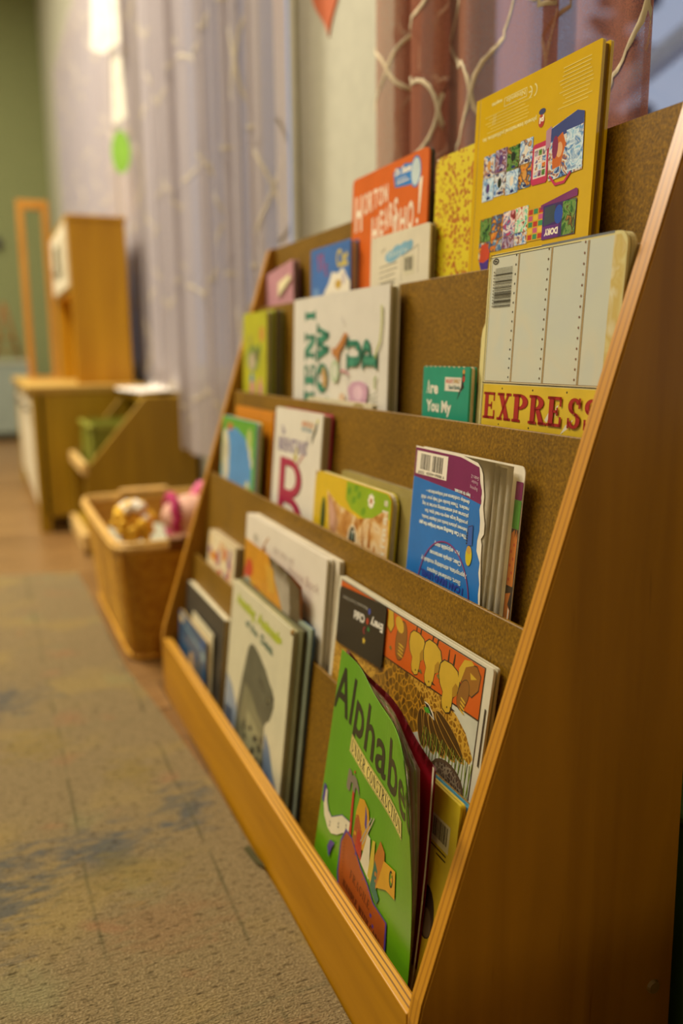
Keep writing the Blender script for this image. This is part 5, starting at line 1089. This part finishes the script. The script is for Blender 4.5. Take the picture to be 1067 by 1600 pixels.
for sx in (-1, 1):
    for sy in (-1, 1):
        bm = bmesh.new(); P = []
        for k in range(6): x_, y_ = ringpt(PI / 4, .222 * k / 5); P.append((sx * x_ * 1.0, sy * y_ * 1.0, .004 + .222 * k / 5))
        tube(bm, P, .006, 8); obj('corner_post', bm, WKM, bsk)

# popcorn cluster toy
pc = tag(empty('pompom_toy', (.012, 1.24, .232)), 'yellow and white bobbly soft toy in the left of the basket', 'soft toy'); rnd = random.Random(3)
bm = bmesh.new(); ball(bm, (0, 0, 0), .030, (1, 1, 1.2), 12); obj('core', bm, mat('#d99a20', .8), pc)
for nm, cc, n_ in (('yellow_bobbles', '#eebb30', 60), ('white_bobbles', '#f6eedc', 34)):
    bm = bmesh.new()
    for i in range(n_):
        th = rnd.uniform(0, 2 * PI); ph = rnd.uniform(-.9, 1.4) if nm[0] == 'y' else rnd.uniform(.25, 1.35); ball(bm, (.036 * cos(th) * cos(ph), .036 * sin(th) * cos(ph), .044 * sin(ph)), rnd.uniform(.0065, .0115), (1, 1, 1), 8)
    obj(nm, bm, mat(cc, .8), pc)
# soft doll
dl = tag(empty('soft_doll', (.112, 1.20, .222)), 'pale pink soft doll with magenta ruffle lying in the basket against the shelf end', 'doll')
SKN = mat('#d9a890', .7, .3, .04); MG = mat('#b02a5c', .7, .3, .08)
bm = bmesh.new(); ball(bm, (.008, 0, .028), .050, (1.15, 1, .85), 18); obj('head', bm, SKN, dl)
bm = bmesh.new()
P = [(-.028 + .002 * sin(9 * t), .046 * cos(t), .026 + .043 * sin(t)) for t in [2 * PI * i / 40 for i in range(40)]]; tube(bm, P, .0095, 8, closed=True); obj('ruffle', bm, MG, dl)
bm = bmesh.new(); tube(bm, [(.03, .02, .0), (.06, .05, -.02), (.07, .08, -.05)], .03, 10, radii=[.026, .035, .03]); obj('body', bm, mat('#c94f7c', .8), dl)
bm = bmesh.new(); tube(bm, [(.02, .02, .05), (.045, .02, .075), (.06, .01, .082)], .02, 10, radii=[.018, .022, .014]); obj('arm', bm, mat('#d8668c', .8), dl)
for k, yy in enumerate((-.018, .014)):
    bm = bmesh.new(); ball(bm, (-.008 + .02 * k, -.042, .038), .0028, (1, .6, 1), 8); obj('eye', bm, K, dl)
# grey cloth
bm = bmesh.new(); g = []
for i in range(15):
    g.append([bm.verts.new((-.12 + .24 * i / 14, -.25 + .5 * j / 14, .012 * sin(i * 1.1 + j * .6) + .010 * sin(j * 1.3))) for j in range(15)])
for i in range(14):
    for j in range(14): bm.faces.new((g[i][j], g[i + 1][j], g[i + 1][j + 1], g[i][j + 1])).smooth = True
tag(solid(obj('folded_cloth', bm, mat('#a9a58c', .9, .2), None, (.10, 1.33, .158)), .012), 'grey cloth lying under the toys inside the wicker basket', 'cloth')

# ================================================================== CUBBY SHELF WITH GREEN BINS
MW = wood('maple_dark', '#8b6a0a', '#a37f12', (25, 25, 2), .45, .4); MWE = wood('maple_light', '#cfa862', '#dcb874', (3, 20, 20), .45, .4, fleck=False)
cub = tag(empty('cubby_shelf', (0, 2.0, 0)), 'low wooden cubby unit with slanted sides, between the basket and the toy kitchen', 'cubby shelf')
prof = [(0, 0), (-.0, .245), (.012, .262), (.178, .452), (.325, .452), (.325, 0)]
for y0 in (0, .36):
    bm = bmesh.new(); prism(bm, prof, lambda a, b, y0=y0: (a, y0, b), lambda a, b, y0=y0: (a, y0 + .018, b)); bmesh.ops.recalc_face_normals(bm, faces=bm.faces); bevel(bm, .002, 1); obj('side_panel', bm, MW, cub)
mbox('top', .172, .325, .018, .36, .436, .454, MW, cub); mbox('back', .310, .322, .018, .36, 0, .436, MW, cub); mbox('lower_shelf', .0, .31, .018, .36, .05, .066, MW, cub); mbox('upper_shelf', .02, .31, .018, .36, .225, .24, MW, cub)
mbox('upper_rail', -.008, .008, -.002, .38, .235, .268, MWE, cub); mbox('lower_rail', -.018, .0, -.002, .38, .012, .062, MWE, cub)
GB = mat('#8f9030', .5, .4, .06); GB2 = mat('#787c20', .5, .4, .06)
for i, (y0, lab) in enumerate(((2.03, 'green slatted plastic bin in the cubby shelf, nearer the basket'), (2.20, 'green slatted plastic bin in the cubby shelf, nearer the toy kitchen'))):
    b = tag(empty('storage_bin', (.16, y0 + .07, .242)), lab, 'bin', 'green bins in the cubby shelf')
    bm = bmesh.new(); wx, wy, hh = .13, .07, .125
    for q in ((-wx, -wx + .004, -wy, wy, 0, hh), (wx - .004, wx, -wy, wy, 0, hh), (-wx, wx, -wy, -wy + .004, 0, hh), (-wx, wx, wy - .004, wy, 0, hh), (-wx, wx, -wy, wy, 0, .004)): box(bm, *q)
    obj('bin_body', bm, GB2, b); bm = bmesh.new()
    for q in ((-wx - .006, -wx + .006, -wy - .004, wy + .004), (wx - .006, wx + .006, -wy - .004, wy + .004), (-wx, wx, -wy - .004, -wy + .006), (-wx, wx, wy - .006, wy + .004)): box(bm, *q, hh - .006, hh + .004)
    obj('bin_rim', bm, GB, b)
    bm = bmesh.new()
    for k in range(5): box(bm, -wx + .02 + k * .05, -wx + .045 + k * .05, -wy + .006, wy - .006, hh - .022, hh - .012)
    obj('slats', bm, GB, b)

# ================================================================== TOY KITCHEN CABINET
MK = wood('kitchen_maple', '#97760c', '#b08c16', (20, 20, 2), .45, .4)
MKT = wood('kitchen_top', '#a9853a', '#bd984a', (3, 20, 20), .45, .4, fleck=False)
kc = tag(empty('play_kitchen_cabinet', (-.11, 2.39, 0)), 'low wooden play kitchen cabinet with cream door beyond the cubby shelf', 'cabinet')
bm = bmesh.new(); box(bm, .02, .355, 0, 1.35, .05, .452); bevel(bm, .003, 1); obj('body', bm, MK, kc)
mbox('worktop', -.012, .365, -.004, 1.37, .452, .476, MKT, kc, .004)
for xx, yy in ((0, 0), (0, 1.31), (.32, 0), (.32, 1.31)): mbox('leg', xx, xx + .035, yy, yy + .04, 0, .452, MK, kc)
for k in range(3):
    d = mbox('door', .004, .019, .07 + k * .42, .45 + k * .42, .07, .43, mat('#d8ccae', .5), kc); mbox('door_handle', -.016, .003, .22 + k * .42, .34 + k * .42, .385, .395, mat('#5a5244', .4), d)
hu = tag(empty('toy_microwave_hutch', (.045, 2.50, .476)), 'tall wooden hutch with white toy microwave, standing on the play kitchen cabinet', 'hutch')
MH = wood('hutch_maple', '#ad7a0a', '#c69214', (20, 20, 2), .4, .4); Y2 = .62
mbox('side_panel', 0, .185, 0, .016, 0, .53, MH, hu); mbox('side_panel', 0, .185, Y2 - .016, Y2, 0, .53, MH, hu); mbox('back', .172, .184, .016, Y2 - .016, 0, .53, MH, hu); mbox('top', -.004, .189, -.003, Y2 + .003, .53, .545, MH, hu); mbox('shelf', .002, .172, .016, Y2 - .016, .30, .314, MH, hu)
d = mbox('microwave_door', -.008, .006, .02, Y2 - .02, .318, .526, mat('#dcd2b6', .4), hu); mbox('dark_window', -.010, -.007, .16, .42, .37, .48, mat('#3b3a30', .2, .6), d, 0); mbox('handle', -.022, -.008, .09, .105, .36, .49, mat('#e4dcc4', .4), d)
bm = bmesh.new(); ball(bm, (-.008, .51, .40), .018, (.4, 1, 1), 12); obj('knob', bm, mat('#8a8370', .4), d)
fr = tag(empty('wooden_mirror_frame', (-.072, 3.22, .476)), 'slim upright wooden frame standing left of the toy microwave hutch', 'frame'); MF = wood('frame_wood', '#a9701c', '#c08a34', (20, 20, 3), .45, .4)
mbox('post', 0, .026, 0, .02, 0, .70, MF, fr); mbox('post', .094, .12, 0, .02, 0, .70, MF, fr); mbox('crossbar', .026, .094, 0, .02, .665, .70, MF, fr); mbox('base', .0, .12, -.03, .05, 0, .012, MF, fr)

# ================================================================== FAR END OF THE ROOM
gc = tag(empty('storage_cabinet', (-.50, 5.7, 0)), 'low grey cabinet in front of the far green wall', 'cabinet'); GC = mat('#7d8578', .6)
mbox('body', -.5, .56, 0, .45, .04, .52, GC, gc, .005); mbox('worktop', -.51, .57, -.01, .46, .52, .545, mat('#a8a588', .5), gc, .003)
for k in range(3): d = mbox('door', -.49 + k * .35, -.15 + k * .35, -.014, 0, .06, .50, mat('#878f80', .6), gc); mbox('door_handle', -.18 + k * .35, -.17 + k * .35, -.03, -.014, .25, .35, K, d)
for i, (x_, lab) in enumerate(((-.24, 'brown wooden toy rack on the grey cabinet, left one'), (-.02, 'brown wooden toy rack on the grey cabinet, nearest the window wall'))):
    r_ = tag(empty('wooden_rack', (x_ - .06, 5.85, .545)), lab, 'rack'); M1 = mat('#8a5f26', .5, .4, .1)
    for s in (-1, 1):
        bm = bmesh.new(); tube(bm, [(s * .085, 0, 0), (0, .0, .28 + .1 * i)], .014, 8); obj('leg', bm, M1, r_)
    for z in (.06, .14):
        bm = bmesh.new(); tube(bm, [(-.085 + z * .28, 0, z), (.085 - z * .28, 0, z)], .010, 8); obj('crossbar', bm, M1, r_)
bm = bmesh.new(); tube(bm, [(0, 0, 0), (0, -.03, 0)], .045, 24); tag(obj('wall_disc', bm, mat('#2a2118', .5), None, (-.075, 6.6, 1.40)), 'dark round disc hanging on the far green wall', 'wall ornament')
# green bin on the floor behind the display shelf
gb = tag(empty('green_tub', (.288, -.02, 0)), 'dark green tub on the floor between the display shelf and the window wall', 'tub')
bm = bmesh.new(); prism(bm, [(-.040, -.14), (.040, -.14), (.040, .14), (-.040, .14)], lambda a, b: (a * .9, b * .9, .001), lambda a, b: (a, b, .20)); bmesh.ops.recalc_face_normals(bm, faces=bm.faces); bevel(bm, .004, 2); obj('tub_body', bm, mat('#3f5a1c', .5), gb)
bm = bmesh.new(); box(bm, -.043, .043, -.144, .144, .195, .203); bevel(bm, .002, 1); obj('lid', bm, mat('#46621f', .5), gb)
# ceiling lamps, the housings of the room's lights
for i, (a_, b_, lab) in enumerate(((-1.25, 2.6, 'square ceiling lamp over the middle of the room'), (-1.4, 1.0, 'square ceiling lamp over the rug beside the display shelf'), (-1.25, 5.0, 'square ceiling lamp near the far green wall'))):
    lp = tag(empty('ceiling_lamp', (a_, b_, 3.3)), lab, 'lamp'); mbox('housing', -.6, .6, -.6, .6, -.05, 0, mat('#e8e4d4', .5), lp, .004)
# unseen globe added as fill light, unseen table added to shade the panel foot
fl = tag(empty('fill_lamp', (-.25, -2.15, 0)), 'globe on a pole by the near wall, added out of view as fill light', 'lamp'); MB_ = mat('#3a3226', .4, .5)
bm = bmesh.new(); tube(bm, [(0, 0, 0), (0, 0, .025)], .14, 24); obj('base', bm, MB_, fl)
bm = bmesh.new(); tube(bm, [(0, 0, .02), (0, 0, 1.42)], .012, 10); obj('pole', bm, MB_, fl)
gm = NT('fill_light_globe'); gm.b.inputs['Base Color'].default_value = (1, .95, .85, 1); gm.b.inputs['Emission Color'].default_value = (1, .86, .60, 1); gm.b.inputs['Emission Strength'].default_value = 92
bm = bmesh.new(); ball(bm, (0, 0, 1.50), .09, (1, 1, 1), 20); obj('globe', bm, gm.m, fl)
tb = tag(empty('shade_table', (-.15, -.82, 0)), 'low wooden children\'s table at the near end of the display shelf', 'table')
mbox('tabletop', -.50, .46, -.31, .29, .43, .455, MKT, tb, .004)
for xx in (-.47, .43):
    for yy in (-.28, .26): mbox('leg', xx - .02, xx + .02, yy - .02, yy + .02, 0.0125 if xx < 0 else 0, .43, MK, tb)
print('objects', len(bpy.data.objects), 'verts', sum(len(o.data.vertices) for o in bpy.data.objects if o.type == 'MESH'))
